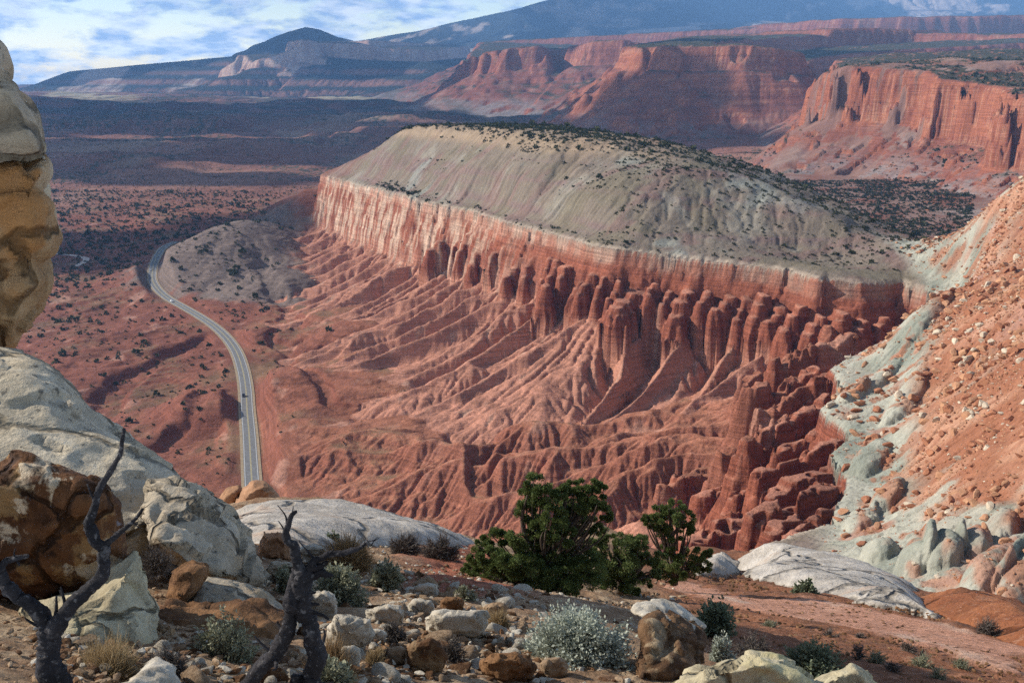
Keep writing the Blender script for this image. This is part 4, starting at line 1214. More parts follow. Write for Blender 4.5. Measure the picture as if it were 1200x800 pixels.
def loft_rock(name, outline, y, depth, mat, voxel=0.05, amp=0.10, sc=1.2, seed=0, facet=0.0, ledge=None, tilt=0.0, front=0.55):
    """closed rock: a traced outline at its real distance, given thickness in front of and behind it.
    outline entries (px, py) or (px, py, own distance)"""
    ring = np.array([at_y(p[0], p[1], p[2] if len(p) > 2 else y) for p in outline])
    cen = ring.mean(0)
    n = len(ring)
    lay = [(-1.0, front), (-0.75, 0.82), (-0.35, 0.97), (0.0, 1.0), (0.5, 0.92), (1.0, 0.6)]
    co = []
    vd = cen / np.linalg.norm(cen)          # thickness runs along the sight line from the outline
    for off, s in lay:
        r = cen + (ring - cen) * s + vd * off * depth
        r[:, 2] += tilt * off * depth
        co.extend(r)
    faces = []
    for k in range(len(lay) - 1):
        for i in range(n):
            j = (i + 1) % n
            faces.append((k * n + i, k * n + j, (k + 1) * n + j, (k + 1) * n + i))
    co = np.array(co)
    c0 = len(co); co = np.vstack([co, co[:n].mean(0)[None], co[-n:].mean(0)[None]])
    for i in range(n):
        j = (i + 1) % n
        faces.append((c0, j, i)); faces.append((c0 + 1, (len(lay) - 1) * n + i, (len(lay) - 1) * n + j))
    me, v = remesh(co, faces, voxel)
    nr = vnormals(me)
    d = amp * fbm3(v, sc, 5, seed, 0.55)
    if facet:
        # angular breaks: cell-like steps
        q = fbm3(v, sc * 0.8, 3, seed + 50) * 3.0
        d = d + facet * (np.round(q) - q) * 0.6 + facet * 0.7 * (0.5 - np.abs(fbm3(v, sc * 1.4, 3, seed + 60))) * -1
    if ledge:
        lsc, la = ledge
        h = v[:, 2] / lsc + 0.5 * fbm3(v, 0.7, 2, seed + 70)
        f = h - np.floor(h)
        d = d + la * (sstep(0.0, 0.25, f) - sstep(0.8, 1.0, f) - 0.5)
    v2 = v + nr * d[:, None]
    return finish_rock(name, me, v2, mat)

tick('rocks')
# tall rock at the left edge of the view and the tilted boulders under it
o = loft_rock('rock_pillar', [(-140, -40), (-60, 20), (-20, 45), (0, 55), (12, 76), (20, 108), (38, 135), (47, 168), (58, 180), (57, 192), (20, 196), (-40, 200), (-140, 205)],
              13.0, 1.5, M_PILLAR, 0.045, 0.08, 0.8, 1, 0.14, (0.95, 0.12)); tag(o, 'grey upper block of the tall rock tower at the left edge', 'rock')
o = loft_rock('rock_pillar', [(-140, 196), (-40, 192), (20, 188), (54, 187), (58, 215), (57, 250), (66, 278), (63, 305), (54, 342), (40, 366), (28, 395), (18, 412), (-60, 425), (-140, 420)],
              13.05, 1.45, M_PILLOW, 0.045, 0.08, 0.8, 31, 0.15, (1.1, 0.12)); tag(o, 'orange tan lower block of the tall rock tower at the left edge', 'rock')
o = loft_rock('boulder', [(-140, 395, 11.5), (0, 406, 11.5), (30, 411, 11.6), (52, 420, 11.7), (82, 446, 11.5), (112, 482, 11.2), (140, 502, 11.0), (168, 524, 10.6), (200, 548, 10.4), (232, 580, 10.2), (225, 640, 9.2), (150, 668, 8.6), (60, 640, 8.4), (-140, 620, 8.4)],
              10.5, 1.0, M_BOULD, 0.045, 0.11, 0.8, 2, 0.10, None, 0.0, 0.7); tag(o, 'huge smooth pale boulder sloping down to the right below the tall rock tower', 'boulder')
o = loft_rock('boulder', [(172, 560, 9.0), (205, 556, 9.2), (240, 570, 9.3), (268, 592, 9.3), (290, 622, 9.2), (308, 655, 9.0), (322, 688, 8.8), (270, 684, 8.2), (215, 668, 8.0), (180, 640, 8.0), (160, 600, 8.4)],
              8.8, 0.6, M_BOULD2, 0.03, 0.08, 1.5, 3, 0.13); tag(o, 'cracked grey blocky boulder with dark lichen right of the huge pale boulder', 'boulder')
o = loft_rock('boulder', [(205, 712, 7.2), (215, 690, 7.5), (240, 672, 7.8), (280, 680, 7.9), (310, 692, 7.9), (330, 712, 7.8), (334, 740, 7.4), (290, 758, 7.0), (230, 745, 6.9)],
              7.5, 0.45, M_BOULD2, 0.03, 0.06, 1.6, 4, 0.05); tag(o, 'low rounded grey lichen rock lying under the cracked blocky boulder', 'boulder')
o = loft_rock('boulder', [(-60, 545), (0, 540), (14, 528), (40, 531), (62, 540), (96, 552), (128, 570), (143, 590), (147, 625), (152, 655), (140, 690), (100, 705), (50, 712), (-60, 720)],
              6.4, 0.45, M_VARN, 0.025, 0.07, 2.2, 5, 0.05); tag(o, 'dark brown varnished boulder with cream patches behind the left burnt branch', 'boulder')
o = loft_rock('boulder', [(20, 715, 5.9), (60, 700, 6.0), (110, 690, 6.1), (150, 655, 6.2), (160, 645, 6.2), (170, 690, 6.1), (188, 715, 6.0), (186, 760, 5.8), (160, 785, 5.6), (90, 770, 5.5), (30, 760, 5.5)],
              5.9, 0.35, M_YELL, 0.022, 0.06, 2.4, 6, 0.04); tag(o, 'pale yellowish base rock below the dark varnished boulder', 'boulder')
o = loft_rock('boulder', [(192, 700, 7.1), (200, 668, 7.2), (225, 655, 7.3), (246, 660, 7.3), (244, 678, 7.3), (225, 700, 7.1), (208, 712, 7.0)],
              7.1, 0.22, M_BROWN, 0.02, 0.04, 3.0, 7, 0.04); tag(o, 'small brown splintered block wedged between the grey boulders', 'rock')
o = loft_rock('rock_ledge', [(180, 720, 6.6), (200, 704, 6.8), (250, 708, 6.9), (300, 704, 7.0), (345, 720, 6.9), (350, 760, 6.6), (300, 775, 6.3), (220, 770, 6.2), (185, 755, 6.3)],
              6.6, 0.25, M_BROWN, 0.025, 0.07, 2.4, 8, 0.06); tag(o, 'crumbling rust brown ledge below the low grey lichen rock', 'rock')
o = loft_rock('rock', [(40, 822, 4.0), (150, 800, 4.4), (172, 775, 4.8), (185, 766, 4.9), (205, 780, 4.8), (215, 815, 4.5)], 4.6, 0.2, M_PALE, 0.018, 0.03, 3.0, 9, 0.02)
tag(o, 'small cream stone at the bottom edge between the two burnt branches', 'rock')
# right foreground rocks
o = loft_rock('boulder', [(748, 800, 7.2), (752, 755, 7.6), (752, 728, 7.9), (772, 717, 8.2), (800, 722, 8.4), (824, 740, 8.3), (828, 764, 8.0), (820, 800, 7.4)],
              7.8, 0.35, M_UNDER, 0.02, 0.06, 2.4, 10, 0.07, (0.16, 0.04)); tag(o, 'brown undercut rock beside the large silver bush', 'boulder')
o = loft_rock('rock', [(738, 716, 8.2), (748, 704, 8.5), (775, 700, 8.7), (805, 712, 8.8), (832, 735, 8.6), (815, 740, 8.1), (780, 726, 8.0), (752, 722, 8.0)],
              8.4, 0.18, M_PALE, 0.02, 0.04, 2.6, 11, 0.03); tag(o, 'flat whitish cap slab on top of the brown undercut rock', 'rock')
o = loft_rock('boulder', [(770, 830), (790, 800), (815, 782), (850, 776), (880, 766), (915, 770), (950, 790), (975, 805), (990, 840)], 6.2, 0.4, M_YELL, 0.02, 0.06, 2.6, 12, 0.06)
tag(o, 'yellow lichen covered boulder at the bottom edge left of its rounded twin', 'boulder')
o = loft_rock('boulder', [(935, 830), (950, 798), (975, 785), (1000, 776), (1018, 784), (1030, 800), (1040, 840)], 6.5, 0.3, M_YELL, 0.02, 0.05, 2.6, 13, 0.03)
tag(o, 'smooth rounded olive tan boulder at the bottom edge below the silver green bush', 'boulder')
# tan boulder behind the white slab
o = loft_rock('boulder', [(268, 606), (275, 590), (284, 572), (296, 563), (310, 562), (322, 570), (332, 588), (338, 606), (300, 612)], 29.0, 0.9, M_TANB, 0.06, 0.14, 0.9, 14, 0.10)
tag(o, 'rounded tan boulder on the slab rim just below the end of the road', 'boulder')
o = loft_rock('boulder', [(252, 606), (257, 584), (266, 572), (282, 569), (284, 580), (274, 596), (268, 608)], 29.6, 0.7, M_TANB, 0.06, 0.12, 0.9, 15, 0.10)
tag(o, 'smaller shaded tan block leaning left of the rounded tan boulder', 'boulder')
ROCKS_BIG = [  # px range of mid-size stones: x0, y0, x1, y1, material, label
    (427, 706, 476, 734, M_PALE, 'pale round boulder in the middle of the stony slope'), (490, 712, 578, 748, M_PALE, 'long pale boulder left of the large silver bush'),
    (380, 718, 440, 768, M_PALE, 'angular whitish rock right of the second burnt branch'), (352, 690, 398, 728, M_PALE, 'smooth grey white rock behind the fork of the second burnt branch'),
    (476, 700, 510, 722, M_PALE, 'medium pale rock up slope of the long pale boulder'), (484, 682, 516, 698, M_PALE, 'flat white stone at the top of the stony slope'),
    (532, 690, 552, 708, M_PALE, 'small white block beside the juniper foot'), (300, 622, 345, 660, M_TANB, 'tan overhanging rock under the white slab'),
    (345, 636, 385, 662, M_PALE, 'pale flat rock behind the first fork of the second burnt branch'), (310, 655, 350, 690, M_BOULD2, 'grey rock stacked beside the cracked blocky boulder'),
    (395, 755, 425, 785, M_PALE, 'small grey white rock left of the upright brown rock'), (425, 735, 455, 752, M_PALE, 'flat pale stone below the angular whitish rock'),
    (476, 745, 524, 792, M_BROWN, 'upright dark brown splintered rock in front of the long pale boulder'), (560, 762, 632, 800, M_BROWN, 'brown broken ledge rock at the foot of the silver bush'),
    (632, 768, 668, 796, M_TANST, 'tan wedge stone under the silver bush'), (515, 698, 545, 716, M_BROWN, 'dark brown flake leaning beside a small white block'),
    (566, 704, 596, 728, M_TANST, 'buff stone under the dark juniper edge'), (452, 756, 478, 778, M_TANST, 'yellowish stone left of the upright brown rock'),
    (318, 608, 332, 622, M_VARN, 'dark brown pitted stone stuck on the white slab'), (375, 620, 394, 640, M_VARN, 'round dark brown stone at the foot of the white slab')]
for i, (x0, y0, x1, y1, m_, lb) in enumerate(ROCKS_BIG):
    g = gp((x0 + x1) / 2, y1 - (y1 - y0) * 0.15)
    n = 9; cx, cy = (x0 + x1) / 2, (y0 + y1) / 2
    r_ = random.Random(50 + i)
    pts = []
    for k in range(n):
        a = 2 * math.pi * k / n
        q = r_.uniform(0.86, 1.06)
        ex = (abs(math.cos(a)) ** 0.8) * math.copysign(1, math.cos(a)); ey = (abs(math.sin(a)) ** 0.8) * math.copysign(1, math.sin(a))
        pts.append((cx + (x1 - x0) / 2 * q * ex, cy + (y1 - y0) / 2 * q * ey + (3 if ey > 0 else 0)))
    sz = (x1 - x0) * g[1] / FPX
    o = loft_rock('rock', pts, g[1], sz * 0.42, m_, max(sz / 34, 0.012), sz * 0.09, 1.6 / sz, 20 + i, sz * 0.10)
    tag(o, lb, 'rock')

# ------------------------------------------------------------------ bare sandstone slabs lying on the slope
def slab(name, px, mat, label, dome, step, seed, thick=1.2, tops=None):
    P = [gp(a, b) for a, b in px]
    xy = [p[:2] for p in P]
    xs = [p[0] for p in xy]; ys = [p[1] for p in xy]
    gx = np.arange(min(xs) - step, max(xs) + step, step); gy = np.arange(min(ys) - step, max(ys) + step, step)
    X, Y = np.meshgrid(gx, gy)
    X = X.astype(f32); Y = Y.astype(f32)
    ed = poly_dist(X, Y, xy, None, True); ins = inside(X, Y, xy)
    e = np.where(ins, ed, -ed) + 0.35 * fbm(X / 1.2, Y / 1.2, 3, seed)
    keep = e > -0.05
    h = near_h(X, Y)
    t = np.clip(e / dome[1], 0, 1)
    top = h + dome[0] * (1 - (1 - t) ** 2.2) + 0.10 * fbm(X / 1.6, Y / 2.6, 4, seed + 1) * np.clip(e / 0.4, 0, 1) + 0.02 * fbm(X / .3, Y / .3, 3, seed + 2)
    st = (top + 0.3 * X * 0.2) / 0.22 + 0.7 * fbm(X / 2, Y / 2, 2, seed + 3)
    top = top + 0.05 * (sstep(0.7, 1, st - np.floor(st)) - (st - np.floor(st))) * np.clip(e / 0.3, 0, 1)
    idx = -np.ones(X.shape, int)
    f = keep[:-1, :-1] & keep[1:, :-1] & keep[:-1, 1:] & keep[1:, 1:]
    use = np.zeros(X.shape, bool)
    use[:-1, :-1] |= f; use[1:, :-1] |= f; use[:-1, 1:] |= f; use[1:, 1:] |= f
    n = int(use.sum()); idx[use] = np.arange(n)
    co = np.stack([X[use], Y[use], top[use]], 1); cb = np.stack([X[use], Y[use], h[use] - thick], 1)
    q = np.stack([idx[:-1, :-1][f], idx[:-1, 1:][f], idx[1:, 1:][f], idx[1:, :-1][f]], 1)
    faces = [tuple(a) for a in q] + [tuple(a[::-1] + n) for a in q]
    # side walls along the boundary
    from collections import Counter
    ec = {}
    for a in q:
        for i in range(4):
            k = (a[i], a[(i + 1) % 4])
            if (k[1], k[0]) in ec: del ec[(k[1], k[0])]
            else: ec[k] = 1
    faces += [(b, a, a + n, b + n) for a, b in ec]
    o = mesh_obj(name, np.vstack([co, cb]), faces, mat, True)
    tag(o, label, 'rock slab')
    return o
slab('rock_slab', [(268, 603), (300, 598), (345, 595), (365, 592), (400, 596), (450, 610), (500, 622), (558, 634), (556, 644), (520, 643), (470, 640), (430, 640), (390, 646), (335, 652), (290, 640), (262, 622)],
     M_SLAB, 'broad whitish sandstone slab left of the dark junipers', (0.42, 1.4), 0.12, 401)
slab('rock_slab', [(866, 652), (890, 647), (925, 646), (980, 658), (1040, 677), (1078, 692), (1104, 724), (1060, 714), (1000, 706), (960, 698), (905, 684), (872, 674)],
     M_SLAB, 'long whitish sandstone slab right of the small juniper', (0.5, 1.6), 0.12, 411)
slab('rock_slab', [(815, 660), (832, 650), (855, 649), (868, 660), (868, 672), (840, 676), (818, 672)], M_SLAB, 'small white rock dome between the small juniper and the long whitish slab', (0.5, 1.2), 0.10, 421)
slab('rock_slab', [(1078, 696), (1130, 702), (1180, 712), (1215, 718), (1250, 735), (1250, 775), (1190, 757), (1140, 737), (1108, 724)],
     M_ORSL, 'rust orange sandstone slab at the right edge', (0.55, 1.6), 0.12, 431)

# ------------------------------------------------------------------ loose stones
def stone_mesh(name, seed, sub=2):
    bm = bmesh.new(); bmesh.ops.create_icosphere(bm, subdivisions=sub, radius=1.0)
    r = random.Random(seed)
    pl = [(Vector((r.gauss(0, 1), r.gauss(0, 1), r.gauss(0, 1))).normalized(), r.uniform(0.42, 0.80)) for _ in range(11)]
    sc = Vector((r.uniform(0.8, 1.2), r.uniform(0.7, 1.0), r.uniform(0.5, 0.8)))
    for v in bm.verts:
        p = v.co.copy()
        for n, d in pl:
            k = p.dot(n)
            if k > d: p -= n * (k - d) * 0.98
        p *= 1 + 0.08 * mnoise.noise(v.co * 2.5 + Vector((seed, 0, 0)))
        v.co = Vector((p.x * sc.x, p.y * sc.y, p.z * sc.z))
    me = bpy.data.meshes.new(name); bm.to_mesh(me); bm.free()
    return me
STONES = {}
def stone_obj(name, seed, mat, sub=2):
    k = (seed, mat.name, sub)
    if k not in STONES:
        me = stone_mesh(name, seed, sub); me.materials.append(mat)
        me.polygons.foreach_set('use_smooth', np.full(len(me.polygons), sub > 2)); STONES[k] = me
    o = bpy.data.objects.new(name, STONES[k]); COL.objects.link(o)
    return o
ns = 0
for i in range(2600):
    if ns >= 285: break
    px, py = rnd.uniform(60, 780), rnd.uniform(655, 800)
    dens = 1.0 if px < 620 else 0.35
    if px < 330: dens = 0.5 if py > 735 else 0.0
    if py < 690 and px > 470: dens = 0.15
    if rnd.random() > dens: continue
    g = gp(px, py)
    s = min(0.03 + 0.022 * rnd.paretovariate(1.6), 0.13) * (0.6 + g[1] / 16)
    kind_ = rnd.random()
    m_ = M_PALE if kind_ < 0.5 else (M_TANST if kind_ < 0.8 else M_BROWN)
    o = stone_obj('stone', rnd.randrange(8), m_, 3)
    o.location = (g[0], g[1], g[2] + s * 0.06); o.scale = (s, s * rnd.uniform(.7, 1), s * rnd.uniform(.6, 1)); o.rotation_euler = (rnd.uniform(-.3, .3), rnd.uniform(-.3, .3), rnd.uniform(0, 6.28))
    nm = {'pale_stone': 'pale', 'tan_stone': 'tan', 'brown_rock': 'dark brown'}[m_.name]
    tag(o, 'small loose %s stone lying on the stony brown slope' % nm, 'stone', 'small loose %s stones on the stony slope' % nm)
    ns += 1
RUB = []
for i in range(2200):
    px, py = rnd.uniform(40, 800), rnd.uniform(655, 800)
    if px < 320 and py < 730 or (py < 690 and px > 470): continue
    g = gp(px, py); s = rnd.uniform(0.018, 0.05) * (0.6 + g[1] / 14)
    RUB.append((g[0], g[1], g[2] + s * .1, s, s * rnd.uniform(.6, 1), s * rnd.uniform(.5, .9), rnd.uniform(0, 6.28), rnd.randrange(5)))
def scatter_mesh(name, items, mat, base_meshes):
    """many tiny pieces in ONE mesh: items (x, y, z, scale xyz, rotation z, mesh index)"""
    vs, fs, n = [], [], 0
    cache = []
    for me in base_meshes:
        v = np.empty(len(me.vertices) * 3, f32); me.vertices.foreach_get('co', v)
        cache.append((v.reshape(-1, 3), [tuple(p.vertices) for p in me.polygons]))
    for (x, y, z, sx, sy, sz, rz, k) in items:
        v, f = cache[k]
        c, s = math.cos(rz), math.sin(rz)
        q = np.stack([v[:, 0] * sx * c - v[:, 1] * sy * s + x, v[:, 0] * sx * s + v[:, 1] * sy * c + y, v[:, 2] * sz + z], 1)
        vs.append(q); fs.extend([tuple(i + n for i in t) for t in f]); n += len(v)
    o = mesh_obj(name, np.vstack(vs), fs, mat, False)
    return o
low = [stone_mesh('pebble', 90 + k, 1) for k in range(5)]
for nm, m_, cnt, reg_ in (('gravel', M_TANST, 3800, (0, 780, 650, 800)), ('pale_gravel', M_PALE, 900, (300, 700, 660, 800)), ('dark_gravel', M_BROWN, 2600, (780, 1200, 680, 800)), ('brown_gravel', M_BROWN, 1500, (0, 780, 660, 800))):
    items = []
    pxs = np.array([[rnd.uniform(reg_[0], reg_[1]), rnd.uniform(reg_[2], reg_[3])] for _ in range(cnt)])
    # sample by ground position rather than by picture row: take random ground points between the corners
    lo = gp(reg_[0], reg_[3]); hi = gp(reg_[1], reg_[2])
    for _ in range(cnt):
        a = rnd.random()
        yy = lo[1] * (max(hi[1], lo[1] + 6) / lo[1]) ** a
        t = rnd.uniform(reg_[0], reg_[1])
        xx = (t - 600) / FPX * yy * 1.12
        s = rnd.uniform(0.010, 0.034) * (0.5 + yy / 12)
        items.append((xx, yy, hz(xx, yy) + s * 0.2 if False else 0, s, s * rnd.uniform(.6, 1), s * rnd.uniform(.5, .9), rnd.uniform(0, 6.28), rnd.randrange(5)))
    A = np.array([(i[0], i[1]) for i in items]); H = near_h(A[:, 0], A[:, 1])
    items = [(i[0], i[1], float(h) + i[5] * 0.3) + i[3:] for i, h in zip(items, H)]
    o = scatter_mesh(nm, items, m_, low); o['kind'] = 'stuff'

mid = [stone_mesh('rubble', 190 + k, 2) for k in range(5)]
for k, m_ in enumerate((M_BROWN, M_TANST, M_PALE)):
    it = [r for i, r in enumerate(RUB) if (i % 7) in ((0, 1, 2), (3, 4), (5, 6))[k]]
    o = scatter_mesh('rubble', it, m_, mid); o['kind'] = 'stuff'
# ================================================================== PLANTS
def leaf_mat(name, c0, c1, rough=0.75, trans=0.25):
    m, nt, b = new_mat(name)
    N, L = nt.nodes, nt.links
    b.inputs['Roughness'].default_value = rough
    at = N.new('ShaderNodeAttribute'); at.attribute_name = 'Var'
    geo = N.new('ShaderNodeTexCoord')
    n = N.new('ShaderNodeTexNoise'); n.inputs['Scale'].default_value = 9; n.inputs['Detail'].default_value = 4
    L.new(geo.outputs['Object'], n.inputs['Vector'])
    a = N.new('ShaderNodeMath'); a.operation = 'MULTIPLY_ADD'; a.inputs[1].default_value = 0.4
    L.new(n.outputs['Fac'], a.inputs[0]); L.new(at.outputs['Fac'], a.inputs[2])
    mx = N.new('ShaderNodeMix'); mx.data_type = 'RGBA'
    mx.inputs['A'].default_value = c0 + (1,); mx.inputs['B'].default_value = c1 + (1,)
    L.new(a.outputs[0], mx.inputs['Factor'])
    L.new(mx.outputs['Result'], b.inputs['Base Color'])
    tr = N.new('ShaderNodeBsdfTranslucent'); L.new(mx.outputs['Result'], tr.inputs['Color'])
    ms = N.new('ShaderNodeMixShader'); ms.inputs['Fac'].default_value = trans
    out = N['Material Output']
    L.new(b.outputs['BSDF'], ms.inputs[1]); L.new(tr.outputs['BSDF'], ms.inputs[2]); L.new(ms.outputs['Shader'], out.inputs['Surface'])
    return m
M_JUN = leaf_mat('juniper_green', (.050, .080, .024), (.165, .205, .068))
M_JUN2 = leaf_mat('juniper_yellow_green', (.075, .105, .032), (.180, .215, .080))
M_SILV = leaf_mat('silver_leaf', (.19, .215, .165), (.46, .49, .41), 0.8, 0.15)
M_SAGE = leaf_mat('sage_leaf', (.16, .165, .105), (.30, .30, .205), 0.8, 0.15)
M_SAGEG = leaf_mat('sage_green', (.095, .115, .070), (.205, .235, .150), 0.8, 0.15)
M_TWIG = leaf_mat('grey_twig', (.075, .062, .055), (.17, .145, .125), 0.9, 0.0)
M_STRAW = leaf_mat('dry_grass', (.24, .165, .085), (.44, .33, .185), 0.85, 0.2)
M_TANG = leaf_mat('tan_grass', (.22, .135, .065), (.36, .24, .125), 0.85, 0.2)
M_BARK = flat_mat('juniper_bark', (.105, .080, .062), 0.45, 6.0, 0.95, 0.03)
M_CHAR = rock_mat('charred_wood', (.030, .027, .030), (.012, .011, .013), (.15, .14, .14), 0.6, 6.0, (24.0, 0.5, (0.1, 0.1, 0)), 0.02, 0.75)

def quads_mesh(name, co4, var, mat, parent=None, tri=False):
    """co4: (n, k, 3) polygons, var: (n,) value per polygon stored on its vertices"""
    n, k = co4.shape[:2]
    me = bpy.data.meshes.new(name)
    me.vertices.add(n * k); me.vertices.foreach_set('co', co4.astype(f32).ravel())
    me.loops.add(n * k); me.loops.foreach_set('vertex_index', np.arange(n * k, dtype=np.int32))
    me.polygons.add(n); me.polygons.foreach_set('loop_start', (np.arange(n) * k).astype(np.int32))
    me.update()
    a = me.attributes.new('Var', 'FLOAT', 'POINT'); a.data.foreach_set('value', np.repeat(var, k).astype(f32))
    me.materials.append(mat)
    o = bpy.data.objects.new(name, me); COL.objects.link(o)
    if parent: o.parent = parent
    return o

def leaves(cen, nrm, size, rg, asp=0.5, jit=0.9):
    """rhombic leaves at cen pointing roughly along nrm"""
    n = len(cen)
    d = nrm + rg.normal(0, jit, (n, 3)); d /= np.linalg.norm(d, axis=1)[:, None] + 1e-9
    r = rg.normal(0, 1, (n, 3)); s = np.cross(d, r); s /= np.linalg.norm(s, axis=1)[:, None] + 1e-9
    L = (size * rg.uniform(0.65, 1.35, n))[:, None]
    p0 = cen; p2 = cen + d * L; md = cen + d * L * 0.5
    return np.stack([p0, md + s * L * asp * 0.5, p2, md - s * L * asp * 0.5], 1)

def blades(base, tip, w, rg):
    d = tip - base; r = rg.normal(0, 1, base.shape)
    s = np.cross(d, r); s /= np.linalg.norm(s, axis=1)[:, None] + 1e-9
    return np.stack([base - s * w[:, None], base + s * w[:, None], tip + s * w[:, None] * .3, tip - s * w[:, None] * .3], 1)

def empty(name, loc):
    o = bpy.data.objects.new(name, None); COL.objects.link(o); o.location = loc; return o

def tube(name, path, radii, mat, parent=None, seg=9, bumpy=0.12, seed=0, caps=True, join=None):
    """bent, tapering limb through the path points"""
    P = catmull(path, 5 if seg < 12 else 9) if len(path) > 2 else [Vector(p) for p in path]
    m = len(P)
    rr = np.interp(np.linspace(0, len(path) - 1, m), np.arange(len(path)), radii)
    co, fs = [], []
    up = Vector((0.13, -0.9, 0.31)).normalized()
    for i, p in enumerate(P):
        t = (P[min(i + 1, m - 1)] - P[max(i - 1, 0)]).normalized()
        a = t.cross(up)
        if a.length < 1e-3: a = t.orthogonal()
        a.normalize(); b = t.cross(a).normalized()
        for k in range(seg):
            an = 2 * math.pi * k / seg
            tw = an + i * 0.10
            q = rr[i] * (1 + bumpy * 1.6 * mnoise.noise(Vector((math.cos(an) * 1.7 + seed, math.sin(an) * 1.7, i * 0.10)))
                         + bumpy * 1.7 * mnoise.noise(Vector((math.cos(tw) * 4.5, math.sin(tw) * 4.5 + seed, i * 0.03)))
                         + bumpy * 0.35 * mnoise.noise(Vector((seed * 3.1, i * 0.25, 1.7))))
            co.append(p + a * math.cos(an) * q + b * math.sin(an) * q)
    for i in range(m - 1):
        for k in range(seg):
            j = (k + 1) % seg
            fs.append((i * seg + k, i * seg + j, (i + 1) * seg + j, (i + 1) * seg + k))
    co.append(P[0]); co.append(P[-1] + (P[-1] - P[-2]).normalized() * rr[-1] * 0.6)
    for k in range(seg):
        j = (k + 1) % seg
        fs.append((len(co) - 2, j, k)); fs.append((len(co) - 1, (m - 1) * seg + k, (m - 1) * seg + j))
    if join is not None:
        n = len(join[0]); join[0].extend(co); join[1].extend([tuple(i + n for i in f) for f in fs]); return None
    return mesh_obj(name, co, fs, mat, True, parent)

def local(pts, o):
    return [Vector(p) - o for p in pts]

tick('plants')
# ------------------------------------------------------------------ junipers
def juniper(label, base_px, Y, clumps, limbs, mat_of, seed, per=900, leaf=0.034):
    """clumps: (px, py, radius px, depth offset, material index); limbs: pixel paths with widths"""
    rg = np.random.RandomState(seed)
    bx, by, bz = at_y(base_px[0], base_px[1], Y)
    bz = min(bz, hz(bx, by) + 0.02) if abs(bz - hz(bx, by)) < 0.6 else bz
    root = empty('juniper_tree', (bx, by, bz))
    O = Vector((bx, by, bz))
    tj = ([], [])
    for path, ws in limbs:
        pts = [Vector(at_y(p[0], p[1], Y + (p[2] if len(p) > 2 else 0))) - O for p in path]
        tube('trunk', pts, [w * Y / FPX / 2 for w in ws], M_BARK, None, 8, 0.18, seed, True, tj)
    # fine branches towards every clump
    for (px, py, r, dy, mi) in clumps:
        c = Vector(at_y(px, py, Y + dy)) - O
        for _ in range(3):
            e = c + Vector(rg.normal(0, 0.45, 3)) * (r * Y / FPX)
            s_ = c * 0.45 + Vector((0, 0, 0.1))
            tube('trunk', [s_, (s_ + e) * 0.5 + Vector(rg.normal(0, 0.05, 3)), e], [0.022, 0.014, 0.005], M_BARK, None, 5, 0.1, seed, True, tj)
    mesh_obj('trunk', tj[0], tj[1], M_BARK, True, root)
    polys = {}; vars_ = {}
    for (px, py, r, dy, mi) in clumps:
        c = np.array(Vector(at_y(px, py, Y + dy)) - O); R = r * Y / FPX
        ns_ = max(int(34 * (r / 25.0) ** 2), 9)
        sub = rg.normal(0, 1, (ns_, 3)); sub /= np.linalg.norm(sub, axis=1)[:, None]
        sub = sub * (rg.uniform(0.25, 1.0, ns_) ** 0.5)[:, None] * np.array([1, 1, 0.85]) * R + c
        for s_ in sub:
            k = int(per * 0.36 * rg.uniform(0.6, 1.4))
            rr = R * rg.uniform(0.16, 0.34)
            v = rg.normal(0, 1, (k, 3)); v /= np.linalg.norm(v, axis=1)[:, None]
            q = s_ + v * (rg.uniform(0.15, 1, k) ** 0.6)[:, None] * rr * np.array([1.15, 1.15, 0.8])
            nn = v + np.array([0, 0, 0.7]) + 0.4 * (s_ - c) / R
            polys.setdefault(mi, []).append(leaves(q, nn, leaf * 1.1, rg, 0.36, 0.8))
            vars_.setdefault(mi, []).append(np.clip(rg.uniform(0.1, 0.6) + rg.normal(0, 0.15, k), 0, 1))
    for mi in polys:
        quads_mesh('crown', np.concatenate(polys[mi]), np.concatenate(vars_[mi]), mat_of[mi], root)
    return tag(root, label, 'tree')

juniper('large dark green juniper spreading behind the silver bush', (632, 706), 15.0,
    [(628, 568, 17, 0, 0), (622, 584, 17, .1, 0), (640, 580, 16, -.1, 0), (612, 600, 14, .1, 0), (655, 577, 11, 0, 0), (688, 566, 13, 0, 0), (672, 574, 12, .1, 0), (703, 575, 11, 0, 0), (700, 592, 14, -.1, 0), (684, 590, 17, 0, 0), (664, 598, 18, .2, 0),
     (646, 606, 18, -.2, 0), (712, 605, 8, 0, 0), (628, 618, 17, 0, 0), (684, 614, 17, .2, 0), (700, 620, 9, 0, 0), (660, 626, 20, -.2, 0),
     (566, 636, 12, 0, 0), (584, 632, 15, .1, 0), (602, 634, 17, -.2, 0), (620, 640, 20, 0, 0), (556, 650, 13, 0, 0), (574, 654, 19, -.2, 0), (596, 660, 22, -.4, 0), (622, 666, 24, -.3, 0), (648, 656, 24, 0, 0),
     (562, 674, 18, 0, 0), (582, 684, 20, -.3, 0), (606, 688, 20, -.4, 0), (634, 686, 22, -.4, 0), (660, 680, 24, -.3, 0), (676, 650, 22, .1, 0), (690, 668, 24, -.1, 0), (552, 668, 10, 0, 0), (572, 697, 11, -.2, 0)],
    [([(632, 708), (636, 680), (642, 655), (652, 630), (660, 600), (664, 575)], [20, 16, 12, 9, 6, 2]), ([(640, 665), (622, 640), (612, 610), (618, 580)], [11, 8, 5, 2]), ([(648, 640), (672, 612), (690, 590), (696, 572)], [10, 7, 5, 2]),
     ([(634, 695), (600, 672), (575, 650), (560, 640)], [10, 7, 5, 2]), ([(640, 690), (670, 676), (700, 660)], [10, 7, 3])], {0: M_JUN}, 1, 800, 0.030)
